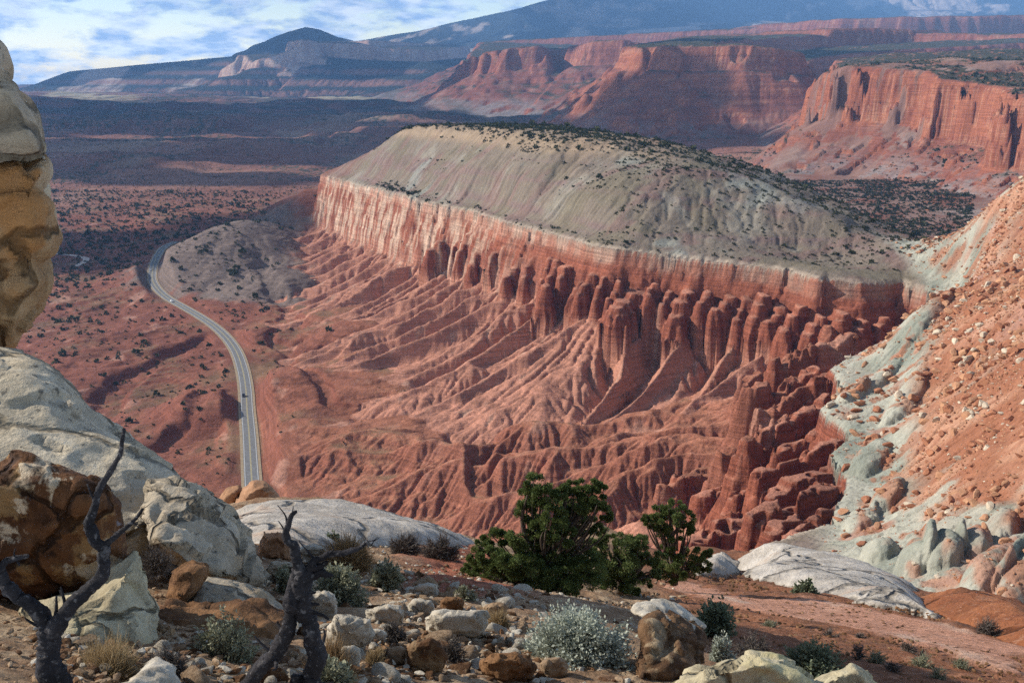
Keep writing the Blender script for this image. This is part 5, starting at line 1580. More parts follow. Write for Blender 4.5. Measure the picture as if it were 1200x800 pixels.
juniper('low yellowish green juniper between the large and the small dark junipers', (728, 692), 16.5,
    [(700, 640, 15, 0, 0), (716, 632, 15, .1, 1), (734, 640, 17, 0, 1), (752, 634, 13, .1, 1), (724, 658, 20, -.2, 1), (746, 660, 19, 0, 1), (766, 650, 14, .1, 1), (704, 668, 18, -.2, 0), (728, 680, 17, -.2, 0), (752, 680, 14, 0, 1), (770, 672, 11, 0, 1), (712, 690, 12, -.2, 0), (742, 694, 9, 0, 0)],
    [([(728, 695), (726, 670), (722, 645), (718, 635)], [13, 10, 6, 2]), ([(728, 690), (748, 668), (762, 650)], [9, 6, 2])], {0: M_JUN, 1: M_JUN2}, 2, 760, 0.032)
juniper('small dark juniper with a round crown standing right of the others', (790, 682), 20.0,
    [(784, 594, 11, 0, 0), (772, 600, 12, .1, 0), (798, 598, 12, 0, 0), (764, 612, 10, 0, 0), (782, 610, 15, -.1, 0), (804, 610, 12, .1, 0), (790, 624, 13, 0, 0), (774, 622, 10, 0, 0), (808, 620, 7, 0, 0), (757, 608, 5, 0, 0),
     (784, 642, 10, 0, 0), (786, 660, 16, -.1, 0), (802, 656, 14, 0, 0), (818, 650, 12, 0, 0), (830, 646, 7, 0, 0), (806, 670, 14, -.1, 0), (824, 666, 11, 0, 0), (788, 675, 11, 0, 0), (772, 664, 9, 0, 0)],
    [([(790, 684), (789, 660), (787, 635), (786, 612), (784, 596)], [11, 9, 7, 5, 2]), ([(787, 632), (774, 618), (768, 606)], [6, 4, 2]), ([(787, 628), (798, 614), (802, 602)], [6, 4, 2]), ([(790, 680), (808, 664), (824, 652)], [7, 5, 2])], {0: M_JUN}, 3, 700, 0.036)

# ------------------------------------------------------------------ shrubs
def shrub(name, label, x0, x1, y0, y1, mat, seed, n=2600, leaf=0.03, stems=60, style='leafy', cat='shrub', group=None, asp=0.55, depth=0.8, Y=None):
    """one bush filling the photo box x0..x1, y0..y1 with its foot on the slope"""
    rg = np.random.RandomState(seed)
    g = gp((x0 + x1) / 2, y1 - 2) if Y is None else at_y((x0 + x1) / 2, y1 - 2, Y)
    Yd = g[1]; w = (x1 - x0) * Yd / FPX / 2 * 1.15; h = (y1 - y0) * Yd / FPX * 1.12
    root = empty(name, g)
    v = rg.normal(0, 1, (stems, 3)); v[:, 2] = np.abs(v[:, 2]) * 1.1 + 0.12; v /= np.linalg.norm(v, axis=1)[:, None]
    out = 0.82 + 0.30 * fbm3(v, 1.6, 3, seed)            # uneven outline
    tips = v * out[:, None] * np.array([w, w * depth, h]) * (rg.uniform(0.72, 1.05, stems))[:, None]
    base = np.stack([v[:, 0] * w * 0.12, v[:, 1] * w * 0.12, np.full(stems, -0.03)], 1)
    wd = np.full(stems, 0.0045 if style != 'grass' else 0.0022) * (0.5 + Yd / 12)
    if style == 'grass':
        k = n; j = rg.randint(0, stems, k)
        b = base[j] + rg.normal(0, w * 0.22, (k, 3)) * np.array([1, 1, 0.0]); t = tips[j] + rg.normal(0, w * 0.16, (k, 3)); t[:, 2] = np.maximum(t[:, 2], 0.02)
        md = (b + t) * 0.5 + rg.normal(0, w * .05, (k, 3)); md[:, 2] += 0.10 * h
        ww = np.full(k, 0.0021) * (0.5 + Yd / 9)
        q = np.concatenate([blades(b, md, ww, rg), blades(md, t, ww * .8, rg)])
        quads_mesh('foliage', q, np.tile(rg.uniform(0, 1, k), 2), mat, root)
        return tag(root, label, cat, group)
    if style == 'twiggy':
        qs = [blades(base, tips * 0.6, wd, rg)]
        k = n; j = rg.randint(0, stems, k); f = rg.uniform(0.25, 0.95, k)[:, None]
        b = tips[j] * f; t = b + (v[j] * 0.6 + rg.normal(0, 0.5, (k, 3))) * (w * 0.28 * rg.uniform(0.5, 1.1, k))[:, None]; t[:, 2] = np.maximum(t[:, 2], 0.0)
        qs.append(blades(b, t, np.full(k, 0.0016) * (0.5 + Yd / 8), rg))
        q = np.concatenate(qs)
        quads_mesh('twigs', q, rg.uniform(0, 1, len(q)), mat, root)
        return tag(root, label, cat, group)
    quads_mesh('stem', blades(base, tips * 0.9, wd, rg), rg.uniform(0, .6, stems), M_TWIG, root)
    per = max(n // stems, 1)
    cl = []; nr = []; vv = []
    for s_ in range(stems):
        # leafy end of every stem: leaves set round it
        k = per
        f = rg.uniform(0.45, 1.03, k) ** 0.8
        p = tips[s_] * f[:, None] + rg.normal(0, 1, (k, 3)) * w * 0.045
        cl.append(p); nr.append(np.tile(v[s_], (k, 1)) + rg.normal(0, 0.5, (k, 3)))
        vv.append(np.clip(rg.uniform(0.0, 0.5) + rg.normal(0.1, 0.15, k) + 0.25 * f, 0, 1))
    c = np.concatenate(cl); c[:, 2] = np.maximum(c[:, 2], 0.0)
    quads_mesh('foliage', leaves(c, np.concatenate(nr), leaf, rg, asp, 0.35), np.concatenate(vv), mat, root)
    return tag(root, label, cat, group)

shrub('silver_bush', 'large silver leaved bush in front of the dark junipers', 596, 756, 688, 802, M_SILV, 11, 34000, 0.027, 520, asp=0.6, Y=7.6)
shrub('silver_bush', 'broad silver green bush above the bottom edge boulders on the right', 906, 996, 742, 792, M_SAGEG, 12, 5200, 0.034, 160)
shrub('sage_bush', 'tall grey green sage bush behind the brown undercut rock', 808, 866, 694, 748, M_SAGEG, 13, 3800, 0.042, 120)
shrub('silver_bush', 'small pale silver bush right of the brown undercut rock', 826, 862, 738, 782, M_SILV, 14, 2600, 0.026, 110)
shrub('sage_bush', 'small round green bush beside the long whitish slab', 926, 960, 676, 702, M_SAGEG, 15, 2600, 0.060, 90)
shrub('dry_bush', 'dark grey leafless bush right of the small pale silver bush', 852, 908, 732, 786, M_TWIG, 16, 5200, 0.03, 90, 'twiggy')
shrub('dry_bush', 'grey leafless bush on the whitish slab, left one of the touching pair', 452, 500, 622, 652, M_TWIG, 17, 5200, 0.03, 90, 'twiggy')
shrub('dry_bush', 'grey leafless bush on the whitish slab, right one of the touching pair', 488, 542, 622, 658, M_TWIG, 18, 5600, 0.03, 90, 'twiggy')
shrub('sage_bush', 'rounded grey green sage bush under the arm of the second burnt branch', 362, 434, 652, 712, M_SAGE, 19, 6500, 0.030, 170)
shrub('sage_bush', 'pale sage bush between the tan grass clump and the red soil', 430, 476, 652, 692, M_SAGE, 20, 3800, 0.034, 110)
shrub('sage_bush', 'small green sage bush on the whitish slab behind the tan grass clump', 376, 402, 622, 644, M_SAGEG, 21, 1800, 0.05, 70)
shrub('grass_clump', 'tall tan dry grass clump beside the second burnt branch', 372, 442, 626, 668, M_TANG, 22, 4200, 0.03, 120, 'grass', 'grass')
shrub('sage_bush', 'sparse grey sage bush in front of the crumbling rust brown ledge', 218, 312, 700, 796, M_SAGE, 23, 5200, 0.022, 200, Y=5.7)
shrub('dry_bush', 'thin grey twigs at the foot of the pale yellowish base rock', 150, 232, 752, 800, M_TWIG, 24, 3600, 0.03, 70, 'twiggy', Y=5.0)
shrub('grass_clump', 'straw coloured grass between the left burnt branch and the yellowish base rock', 78, 178, 736, 806, M_STRAW, 25, 2600, 0.03, 110, 'grass', 'grass', Y=4.8)
shrub('grass_clump', 'dry grass at the foot of the second burnt branch', 356, 424, 744, 806, M_TANG, 26, 3200, 0.03, 100, 'grass', 'grass', Y=5.2)
shrub('sage_bush', 'grey sage growing at the bottom edge right of the second burnt branch', 350, 422, 762, 816, M_SAGE, 27, 3600, 0.022, 120, Y=4.9)
shrub('dry_bush', 'small brown twiggy bush in front of the pale round boulder', 442, 482, 722, 752, M_TWIG, 28, 2600, 0.03, 60, 'twiggy')
shrub('dry_bush', 'grey twiggy bush beside the upright brown splintered rock', 512, 552, 738, 776, M_TWIG, 29, 2600, 0.03, 60, 'twiggy')
shrub('grass_clump', 'straw grass tuft left of the upright brown splintered rock', 424, 456, 752, 782, M_STRAW, 30, 900, 0.03, 50, 'grass', 'grass')
shrub('grass_clump', 'straw grass tuft between the long pale boulder and the silver bush', 566, 604, 708, 736, M_STRAW, 31, 1100, 0.03, 60, 'grass', 'grass')
shrub('sage_bush', 'pale sage seedling at the left foot of the large juniper', 530, 560, 682, 708, M_SAGE, 32, 1500, 0.03, 60)
shrub('dry_bush', 'grey twiggy bush on the rust orange slab', 1136, 1180, 722, 748, M_TWIG, 33, 2400, 0.03, 60, 'twiggy')
shrub('sage_bush', 'grey sage bush between the left boulders and the second burnt branch', 320, 352, 656, 700, M_SAGE, 34, 2200, 0.026, 80)
shrub('dry_bush', 'dead twigs in the hollow above the brown splintered block', 160, 210, 630, 676, M_TWIG, 35, 2200, 0.03, 50, 'twiggy', Y=7.6)
for i, (a, b, c_, d) in enumerate([(992, 1018, 750, 772), (1010, 1044, 758, 778), (1030, 1060, 770, 790), (1062, 1100, 762, 782), (1050, 1078, 752, 766), (1084, 1112, 778, 798), (960, 985, 736, 748), (890, 915, 725, 738), (1000, 1016, 740, 750), (1112, 1140, 770, 784)]):
    shrub('dry_bush', 'low straw grey tuft on the dark red soil at the lower right', a, b, c_, d, M_SAGE if i % 2 else M_TWIG, 40 + i, 900, 0.03, 40, 'twiggy', 'shrub', 'low grey tufts on the dark red soil')

# ------------------------------------------------------------------ burnt branches close to the camera
def burnt(label, Y, parts, seed, name='burnt_branch'):
    b0 = Vector(at_y(parts[0][0][0][0], parts[0][0][0][1], Y))
    root = empty(name, b0)
    r_ = random.Random(seed)
    for i, (path, ws) in enumerate(parts):
        pts = [Vector(at_y(p[0], p[1], Y + (p[2] if len(p) > 2 else 0))) - b0 for p in path]
        fine, fw = [], []
        for k in range(len(pts)):
            fine.append(pts[k]); fw.append(ws[k])
            if k + 1 < len(pts):
                w_ = (ws[k] + ws[k + 1]) / 2
                mid = (pts[k] + pts[k + 1]) / 2 + Vector((r_.gauss(0, 1), r_.gauss(0, 1), r_.gauss(0, 1))) * (w_ * Y / FPX * 0.10)
                fine.append(mid); fw.append(w_ * r_.uniform(0.86, 1.16))
        tube('trunk' if i == 0 else 'limb', fine, [w * 0.74 * Y / FPX / 2 for w in fw], M_CHAR, root, 18, 0.15, seed + i)
        if len(pts) > 3 and name == 'burnt_branch':
            for _ in range(4):                       # short broken twigs
                k = r_.randrange(1, len(pts)); d_ = Vector((r_.gauss(0, 1), r_.gauss(0, .6), r_.gauss(0.5, 1))).normalized()
                L_ = r_.uniform(0.02, 0.06); w_ = min(ws[k] * 0.25, 5) * Y / FPX / 2
                tube('twig', [pts[k], pts[k] + d_ * (L_ * .5 + ws[k] * Y / FPX / 2), pts[k] + d_ * (L_ + ws[k] * Y / FPX / 2) + Vector((r_.gauss(0, .01), 0, .01))], [w_, w_ * .8, w_ * .35], M_CHAR, root, 8, 0.15, seed + _)
    return tag(root, label, 'dead tree')
burnt('burnt black branch forking at the lower left corner', 3.1, [
    ([(78, 870), (68, 800), (58, 765), (56, 738)], [50, 44, 38, 32]),
    ([(56, 742), (42, 715), (22, 700), (6, 684), (0, 668), (4, 660), (18, 654), (33, 651)], [30, 27, 24, 20, 16, 12, 10, 7]),
    ([(0, 672), (-6, 650), (-10, 630)], [15, 12, 8]),
    ([(58, 748), (78, 716), (104, 690), (122, 664), (122, 642), (108, 624), (104, 612), (112, 590), (119, 568), (132, 548), (140, 534), (143, 518), (145, 502)], [28, 25, 23, 21, 20, 21, 16, 13, 12, 9, 8, 7, 6]),
    ([(120, 640), (140, 624), (154, 612), (167, 596)], [12, 9, 7, 5]),
    ([(60, 740), (66, 715), (66, 698)], [10, 6, 3]), ([(138, 538), (129, 552)], [6, 3])], 1)
burnt('burnt black stump with a curled arm left of the bottom centre', 3.4, [
    ([(350, 870), (364, 800), (372, 770), (366, 742), (356, 716), (352, 690), (356, 668)], [44, 36, 32, 29, 30, 38, 36]),
    ([(262, 830), (292, 800), (322, 768), (336, 742), (342, 712), (346, 686), (350, 670)], [20, 22, 25, 26, 25, 26, 24]),
    ([(354, 672), (346, 650), (337, 634), (336, 620), (340, 608), (347, 599)], [26, 17, 13, 11, 9, 6]),
    ([(362, 668), (370, 656), (384, 649), (402, 648), (418, 643), (431, 634)], [16, 12, 11, 10, 9, 6]),
    ([(360, 672), (376, 670), (390, 674)], [22, 15, 5]), ([(364, 664), (378, 662), (384, 658)], [16, 9, 4]),
    ([(362, 716), (374, 719), (385, 725)], [9, 6, 4]), ([(364, 708), (374, 708)], [7, 4]), ([(348, 790), (346, 812), (348, 850)], [20, 26, 30])], 21)
burnt('small charred post standing on the dark soil at the lower right', 11.5, [([(1078, 808), (1079, 790), (1081, 775), (1080, 763)], [10, 8, 8, 5]), ([(1079, 780), (1075, 776)], [5, 3])], 41, 'charred_post')
burnt('thin dead twig sticking up beside the tan grass clump', 12.0, [([(448, 690), (450, 668), (456, 655), (454, 648)], [2.4, 2, 1.6, 1]), ([(450, 668), (444, 660)], [1.6, .8]), ([(434, 640), (438, 634), (444, 630)], [2, 1.4, .8])], 51, 'dead_twig')
# ================================================================== SCATTER ON THE FAR GROUND
tick('scatter')
_l0 = math.log(88.0); _dl = dth; _t0 = -TH; _tn = Xm.shape[1]
_dt = 2 * TH / (_tn - 1)
def _rc(x, y):
    r = (np.log(np.hypot(x, y)) - _l0) / _dl; t = (np.arctan2(x, y) - _t0) / _dt
    return np.clip(r, 0, Xm.shape[0] - 2.001), np.clip(t, 0, _tn - 2.001)
def samp(a, x, y):
    r, t = _rc(x, y); i = r.astype(int); j = t.astype(int); u = r - i; v = t - j
    return (a[i, j] * (1 - u) + a[i + 1, j] * u) * (1 - v) + (a[i, j + 1] * (1 - u) + a[i + 1, j + 1] * u) * v
def near_i(a, x, y):
    r, t = _rc(x, y); return a[(r + .5).astype(int), (t + .5).astype(int)]
rs = np.random.RandomState(5)
def hit_mid(px, py):
    a, b, c = ray(px, py)
    Y = np.exp(np.linspace(math.log(100), math.log(2300), 5000))
    x = a / b * Y; z = c / b * Y
    h = samp(zm, x, Y)
    k = np.nonzero(z < h)[0]
    i = k[0] if len(k) else len(Y) - 1
    return x[i], Y[i], h[i]
slm = slope_of(zm, cellm)

# ------------------------------------------------------------------ boulders on the right hillside
n = 190000
yy = rs.uniform(120, 640, n); xx = rs.uniform(40, 330, n)
hl = near_i(HILL_TALUS, xx, yy); sl_ = near_i(slm, xx, yy)
px_, py_ = project(xx, yy, samp(zm, xx, yy))
clus = sstep(-0.25, 0.35, fbm(xx / 24, yy / 24, 3, 501))
hw_ = near_i(HILL_W, xx, yy)
pr = np.clip(hl, 0.13, 1) * (0.25 + 0.75 * clus) * (hw_ > 0.5)
ok = (rs.rand(n) < pr) & (px_ > 940) & (px_ < 1230)
xx, yy = xx[ok], yy[ok]
sz = 0.25 * (1 + rs.pareto(1.6, len(xx))) * np.clip(yy / 260, 0.6, 1.4); sz = np.minimum(sz, 1.9 * np.clip(yy / 260, .6, 1.3))
app = sz / yy
order = np.argsort(-app)
xx, yy, sz = xx[order], yy[order], sz[order]
zz = samp(zm, xx, yy)
N1 = 285
mats = [(M_REDST, 'rusty red'), (M_ORST, 'orange'), (M_CRST, 'cream')]
pick = rs.choice(3, len(xx), p=[0.42, 0.42, 0.16])
for i in range(min(N1, len(xx))):
    m_, nm = mats[pick[i]]
    o = stone_obj('boulder', int(rs.randint(8)), m_, 2)
    s = float(sz[i]); o.location = (float(xx[i]), float(yy[i]), float(zz[i]) + s * 0.22)
    o.scale = (s, s * rs.uniform(.65, 1), s * rs.uniform(.6, 1)); o.rotation_euler = (rs.uniform(-.5, .5), rs.uniform(-.5, .5), rs.uniform(0, 6.28))
    tag(o, nm + ' boulder lying in the rubble of the right hillside', 'boulder', nm + ' boulders on the right hillside')
lowb = [stone_mesh('rubble', 120 + k, 1) for k in range(6)]
for k, (m_, nm) in enumerate(mats):
    ids = [i for i in range(N1, min(len(xx), 26000)) if pick[i] == k]
    it = [(float(xx[i]), float(yy[i]), float(zz[i]) + sz[i] * .15, sz[i], sz[i] * .8, sz[i] * rs.uniform(.5, .8), rs.uniform(0, 6.28), int(rs.randint(6))) for i in ids]
    if it:
        o = scatter_mesh('rubble', it, m_, lowb); o['kind'] = 'stuff'; o['label'] = nm + ' rubble strewn over the right hillside'
# rubble below the far red cliff and in the side canyon, and fallen blocks on the fans
n = 26000
xx = rs.uniform(100, 900, n); yy = rs.uniform(700, 1700, n)
rg_ = near_i(reg, xx, yy); s_ = near_i(slm, xx, yy)
w = np.where((rg_ == 3) & (s_ < 0.9), 0.8, np.where((rg_ == 1) & (xx > 0.30 * yy), 0.35, 0.02)) * sstep(-0.2, 0.3, fbm(xx / 60, yy / 60, 3, 502))
ok = rs.rand(n) < w
xx, yy = xx[ok], yy[ok]; zz = samp(zm, xx, yy); sz = np.minimum(0.7 * (1 + rs.pareto(2.2, len(xx))), 4.0)
it = [(float(a), float(b), float(c) + s * .15, s, s * .8, s * .6, rs.uniform(0, 6.28), int(rs.randint(6))) for a, b, c, s in zip(xx, yy, zz, sz)]
o = scatter_mesh('rubble', it, M_REDST, lowb); o['kind'] = 'stuff'; o['label'] = 'red rubble below the far canyon cliff'
n = 9000
xx = rs.uniform(-260, 230, n); yy = rs.uniform(380, 1300, n)
rg_ = near_i(reg, xx, yy); d_ = near_i(sm, xx, yy)
w = ((rg_ == 2) & (d_ > 22) & (d_ < 110)) * sstep(0.12, 0.4, fbm(xx / 30, yy / 30, 3, 503)) * 0.5
ok = rs.rand(n) < w
xx, yy = xx[ok], yy[ok]; zz = samp(zm, xx, yy); sz = np.minimum(0.35 * (1 + rs.pareto(2.2, len(xx))), 2.2)
it = [(float(a), float(b), float(c) + s * .15, s, s * .8, s * .6, rs.uniform(0, 6.28), int(rs.randint(6))) for a, b, c, s in zip(xx, yy, zz, sz)]
o = scatter_mesh('rubble', it, M_CRST, lowb); o['kind'] = 'stuff'; o['label'] = 'pale fallen blocks on the badland fans'
# the single balanced boulder on the clay shoulder
for (px, py, s, lb) in [(1003, 398, 1.3, 'lone red boulder perched on the pale clay shoulder with a long shadow')]:
    p = hit_mid(px, py + 3); o = stone_obj('boulder', 3, M_REDST, 3); o.location = (p[0], p[1], p[2] + s * .5); o.scale = (s * 1.1, s, s); tag(o, lb, 'boulder')

# ------------------------------------------------------------------ scattered small junipers
def clump_mesh(name, seed, cards=34):
    """little round tree: tight leafy tufts round a short stem"""
    rg = np.random.RandomState(seed)
    v = rg.normal(0, 1, (cards, 3)); v[:, 2] = np.abs(v[:, 2]) * 0.9 + 0.05; v /= np.linalg.norm(v, axis=1)[:, None]
    c = v * (0.55 + 0.35 * rg.rand(cards))[:, None] * np.array([1, 1, 1.15]); c[:, 2] += 0.10
    q = leaves(c - v * 0.25, v, 0.75, rg, 0.95, 0.7)
    return q
TREEM = []
M_SCRUB = leaf_mat('scrub_green', (.026, .034, .017), (.075, .082, .042), 0.85, 0.1)
M_SCRUBG = leaf_mat('scrub_grey', (.10, .095, .062), (.17, .16, .11), 0.85, 0.1)
def tree_scatter(n, x0, x1, y0, y1, wfun):
    xx = rs.uniform(x0, x1, n); yy = rs.uniform(y0, y1, n)
    ok = rs.rand(n) < wfun(xx, yy)
    return xx[ok], yy[ok]
def w_cap(x, y):
    r = near_i(reg, x, y); s = near_i(slm, x, y); d = near_i(sm, x, y); up = samp(zm, x, y) - near_i(rzm, x, y)
    a = fbm(x / 70, y / 70, 3, 511)
    crest = sstep(44, 52, up)
    band = sstep(0.0, 0.35, a + 0.25 * sstep(-60, 60, x) * sstep(8, 30, -d))
    return (r == 1) * (y > 600) * (s < 0.75) * np.clip(0.26 + 0.55 * crest + 1.0 * band, 0, 1) * (x < 0.42 * y)
def w_left(x, y):
    r = near_i(reg, x, y); s = near_i(slm, x, y); rd = near_i(rdm, x, y)
    a = fbm(x / 80, y / 110, 3, 512)
    side = sstep(-0.20, -0.27, x / y)
    return (r == 0) * (s < 0.7) * (rd > 11) * np.clip(0.03 + side * (0.35 + 0.9 * sstep(-0.25, 0.3, a)) + 0.10 * sstep(0.25, 0.5, a), 0, 1) * np.clip(y / 1300, 0.65, 1)
A = tree_scatter(62000, -150, 700, 600, 1650, w_cap)
B = tree_scatter(24000, -900, 0, 420, 2000, w_left)
Cc = tree_scatter(2600, -100, 160, 420, 760, lambda x, y: (near_i(reg, x, y) == 0) * (near_i(slm, x, y) < 0.4) * sstep(0.1, 0.4, fbm(x / 60, y / 60, 3, 513)) * (x < 20 + 0 * y) * 0.25)
E = tree_scatter(7000, 300, 900, 1250, 2200, lambda x, y: (near_i(reg, x, y) == 3) * (near_i(slm, x, y) < 0.55) * 0.8)
tx = np.concatenate([A[0], B[0], Cc[0], E[0]]); ty = np.concatenate([A[1], B[1], Cc[1], E[1]])
src = np.concatenate([np.zeros(len(A[0]), int), np.ones(len(B[0]), int), np.full(len(Cc[0]), 2), np.full(len(E[0]), 3)])
tz = samp(zm, tx, ty)
ts = (0.38 + 1.1 * rs.rand(len(tx)) ** 2.2) * (1 + 0.6 * (rs.rand(len(tx)) > 0.88)) * np.where(src == 2, 0.9, np.where(src == 0, 1.15, 1.5)) * np.clip(ty / 900, 0.8, 1.25)
px_, py_ = project(tx, ty, tz)
vis = (px_ > -20) & (px_ < 1220) & (py_ < 640)
# a tree counts as seen when nothing of the ground rises over the sight line to it
def seen(x, y, z):
    ok = np.ones(len(x), bool)
    for f in np.linspace(0.30, 0.985, 60):
        ok &= samp(zm, x * f, y * f) * (1) < (z + 1.0) * f
    return ok
vs_ = vis & seen(tx, ty, tz)
# the rocks of the foreground hide the lower left corner
hid = (px_ < 60) & (py_ > 60) | ((px_ < 330) & (py_ > 405 + px_ * 0.86))
app = np.where(vs_ & ~hid, ts / ty, -ts / ty * 1e-3)
order = np.argsort(-app)
TM = []
for k in range(6):
    q = clump_mesh('t', 700 + k)
    o = quads_mesh('foliage', q, np.random.RandomState(k).uniform(0, 1, len(q)), M_SCRUB); TM.append(o.data); bpy.data.objects.remove(o)
where = ['on the grey mesa top', 'on the red flats beside the road', 'on the olive valley floor', 'on the far red cliff top']
M_STEM = M_BARK
for i in order[:290]:
    o = bpy.data.objects.new('juniper_tree', TM[int(rs.randint(6))]); COL.objects.link(o)
    s = float(ts[i]); o.location = (float(tx[i]), float(ty[i]), float(tz[i]) - 0.1); o.scale = (s, s, s * rs.uniform(.85, 1.2)); o.rotation_euler = (0, 0, rs.uniform(0, 6.28))
    tag(o, 'small dark juniper dotted ' + where[src[i]], 'tree', 'junipers dotted ' + where[src[i]])
rest = order[290:]
base = [clump_mesh('t', 750 + k, 22) for k in range(6)]
QS, VV = [], []
for i in rest:
    q = base[int(rs.randint(6))] * (float(ts[i]) * np.array([1, 1, rs.uniform(.8, 1.15)])) + np.array([tx[i], ty[i], tz[i] - 0.1]); QS.append(q); VV.append(np.full(len(q), rs.uniform(0.0, 0.7)))
o = quads_mesh('scattered_junipers', np.concatenate(QS), np.concatenate(VV), M_SCRUB); o['kind'] = 'stuff'; o['label'] = 'countless small dark junipers dotted over mesa, flats and canyon'
# low grey scrub on the flats and the mesa
sx, sy = tree_scatter(26000, -700, 500, 420, 1500, lambda x, y: (near_i(reg, x, y) <= 1) * (near_i(slm, x, y) < 0.55) * (near_i(rdm, x, y) > 9) * sstep(-0.2, 0.4, fbm(x / 50, y / 50, 3, 514)) * 0.6 * (1 - (near_i(HILL_TALUS, x, y) > 0.1)))
sz_ = samp(zm, sx, sy); QS, VV = [], []
base = [clump_mesh('t', 780 + k, 9) for k in range(5)]
for a, b, c in zip(sx, sy, sz_):
    q = base[int(rs.randint(5))] * (rs.uniform(0.25, 0.6) * np.array([1, 1, .8])) + np.array([a, b, c - 0.05]); QS.append(q); VV.append(np.full(len(q), rs.uniform(0, 1)))
o = quads_mesh('low_scrub', np.concatenate(QS), np.concatenate(VV), M_SCRUBG); o['kind'] = 'stuff'; o['label'] = 'low grey scrub over flats and mesa'

# ------------------------------------------------------------------ woodland of the plain, too far to count
n = 90000
yy = 1900 * np.exp(rs.rand(n) * math.log(7000 / 1900)); xx = (rs.rand(n) * 2 - 1) * 0.52 * yy
def zfar(x, y):
    l0 = math.log(2380.0); tn = Xf.shape[1]
    r = np.clip((np.log(np.hypot(x, y)) - l0) / dthf, 0, Xf.shape[0] - 2.001); t = np.clip((np.arctan2(x, y) + TH) / (2 * TH / (tn - 1)), 0, tn - 2.001)
    i = r.astype(int); j = t.astype(int)
    return zf[i, j], clsf[i, j], slf[i, j]
zq, cq, sq = zfar(xx, yy)
nearm = np.hypot(xx, yy) < 2400
zq = np.where(nearm, samp(zm, xx, yy), zq); sq = np.where(nearm, near_i(slm, xx, yy), sq)
dn = sstep(-0.25, 0.35, fbm(xx / 420, yy / 800, 4, 515) + 0.25 * (cq > 0))
ok = (rs.rand(n) < dn * 0.6) & (sq < 0.5) & (cq < 10)
xx, yy, zq = xx[ok], yy[ok], zq[ok]
base = np.stack([clump_mesh('t', 790 + k, 6) for k in range(4)])
ki = rs.randint(0, 4, len(xx)); sc_s = rs.uniform(1.2, 2.6, len(xx))
Q = base[ki] * sc_s[:, None, None, None] + np.stack([xx, yy, zq], 1)[:, None, None, :]
o = quads_mesh('woodland', Q.reshape(-1, 4, 3), np.repeat(rs.uniform(0, .6, len(xx)), 6), M_SCRUB); o['kind'] = 'stuff'; o['label'] = 'dark scrub woodland spread over the plain'

# ------------------------------------------------------------------ cars on the road
M_CARW = flat_mat('white_car_paint', (.72, .72, .72), 0.02, 1, 0.35)
M_CARD = flat_mat('dark_car_paint', (.03, .035, .05), 0.05, 1, 0.3)
M_GLASS = flat_mat('car_glass', (.02, .025, .03), 0.05, 1, 0.1)
M_TYRE = flat_mat('tyre_rubber', (.02, .02, .02), 0.1, 3, 0.9)
M_LAMP = flat_mat('lamp_lens', (.75, .75, .70), 0.02, 1, 0.2)
def car(label, px, py, lane, mat, ahead=True, cat='car'):
    p = Vector(at_z(px, py, ROADZ)[:2])
    k = min(range(len(ROAD) - 1), key=lambda i: (Vector(ROAD[i]) - p).length)
    t = (Vector(ROAD[k + 1]) - Vector(ROAD[k])).normalized(); nr = Vector((t.y, -t.x))
    c = Vector(ROAD[k]) + nr * lane * 1.75
    root = empty('car', (c.x, c.y, ROADZ + 0.03))
    root.rotation_euler = (0, 0, math.atan2(t.y, t.x) + (0 if ahead else math.pi))
    prof = [(-2.25, .35), (-2.3, .75), (-2.15, .95), (-1.9, 1.02), (-1.45, 1.62), (-0.2, 1.68), (0.45, 1.60), (1.15, 1.05), (2.0, .92), (2.25, .72), (2.28, .38)]
    def extr(name, pr, w, m, parent, wt=None):
        bm = bmesh.new(); L_ = [bm.verts.new((x, -(wt if wt and z > 1.1 else w), z)) for x, z in pr]; R2 = [bm.verts.new((x, (wt if wt and z > 1.1 else w), z)) for x, z in pr]
        bm.faces.new(L_); bm.faces.new(R2[::-1])
        for i in range(len(pr)):
            j = (i + 1) % len(pr); bm.faces.new((L_[i], R2[i], R2[j], L_[j]))
        bmesh.ops.recalc_face_normals(bm, faces=bm.faces)
        bmesh.ops.bevel(bm, geom=bm.edges[:], offset=0.05, segments=2, affect='EDGES')
        me = bpy.data.meshes.new(name); bm.to_mesh(me); bm.free(); me.materials.append(m)
        o = bpy.data.objects.new(name, me); COL.objects.link(o); o.parent = parent; return o
    extr('body', prof, .92, mat, root, .74)
    extr('window', [(-1.62, 1.12), (-1.36, 1.55), (0.42, 1.54), (0.98, 1.10)], .86, M_GLASS, root, .775)
    extr('windscreen', [(0.52, 1.575), (0.47, 1.62), (1.10, 1.10), (1.16, 1.06)], .70, M_GLASS, root, .66)
    for sx_ in (-1.4, 1.4):
        for sy_ in (-.86, .86):
            bm = bmesh.new(); bmesh.ops.create_cone(bm, cap_ends=True, segments=20, radius1=.34, radius2=.34, depth=.24)
            bmesh.ops.rotate(bm, verts=bm.verts, matrix=Matrix.Rotation(math.pi / 2, 3, 'X')); bmesh.ops.translate(bm, verts=bm.verts, vec=(sx_, sy_, .34))
            me = bpy.data.meshes.new('wheel'); bm.to_mesh(me); bm.free(); me.materials.append(M_TYRE); o = bpy.data.objects.new('wheel', me); COL.objects.link(o); o.parent = root
    for sy_ in (-.62, .62):
        bm = bmesh.new(); bmesh.ops.create_uvsphere(bm, u_segments=10, v_segments=6, radius=.13); bmesh.ops.translate(bm, verts=bm.verts, vec=(2.2, sy_, .72))
        me = bpy.data.meshes.new('headlight'); bm.to_mesh(me); bm.free(); me.materials.append(M_LAMP); o = bpy.data.objects.new('headlight', me); COL.objects.link(o); o.parent = root
    return tag(root, label, cat)
car('white car on the far bend of the road', 178, 317, -1, M_CARW, False)
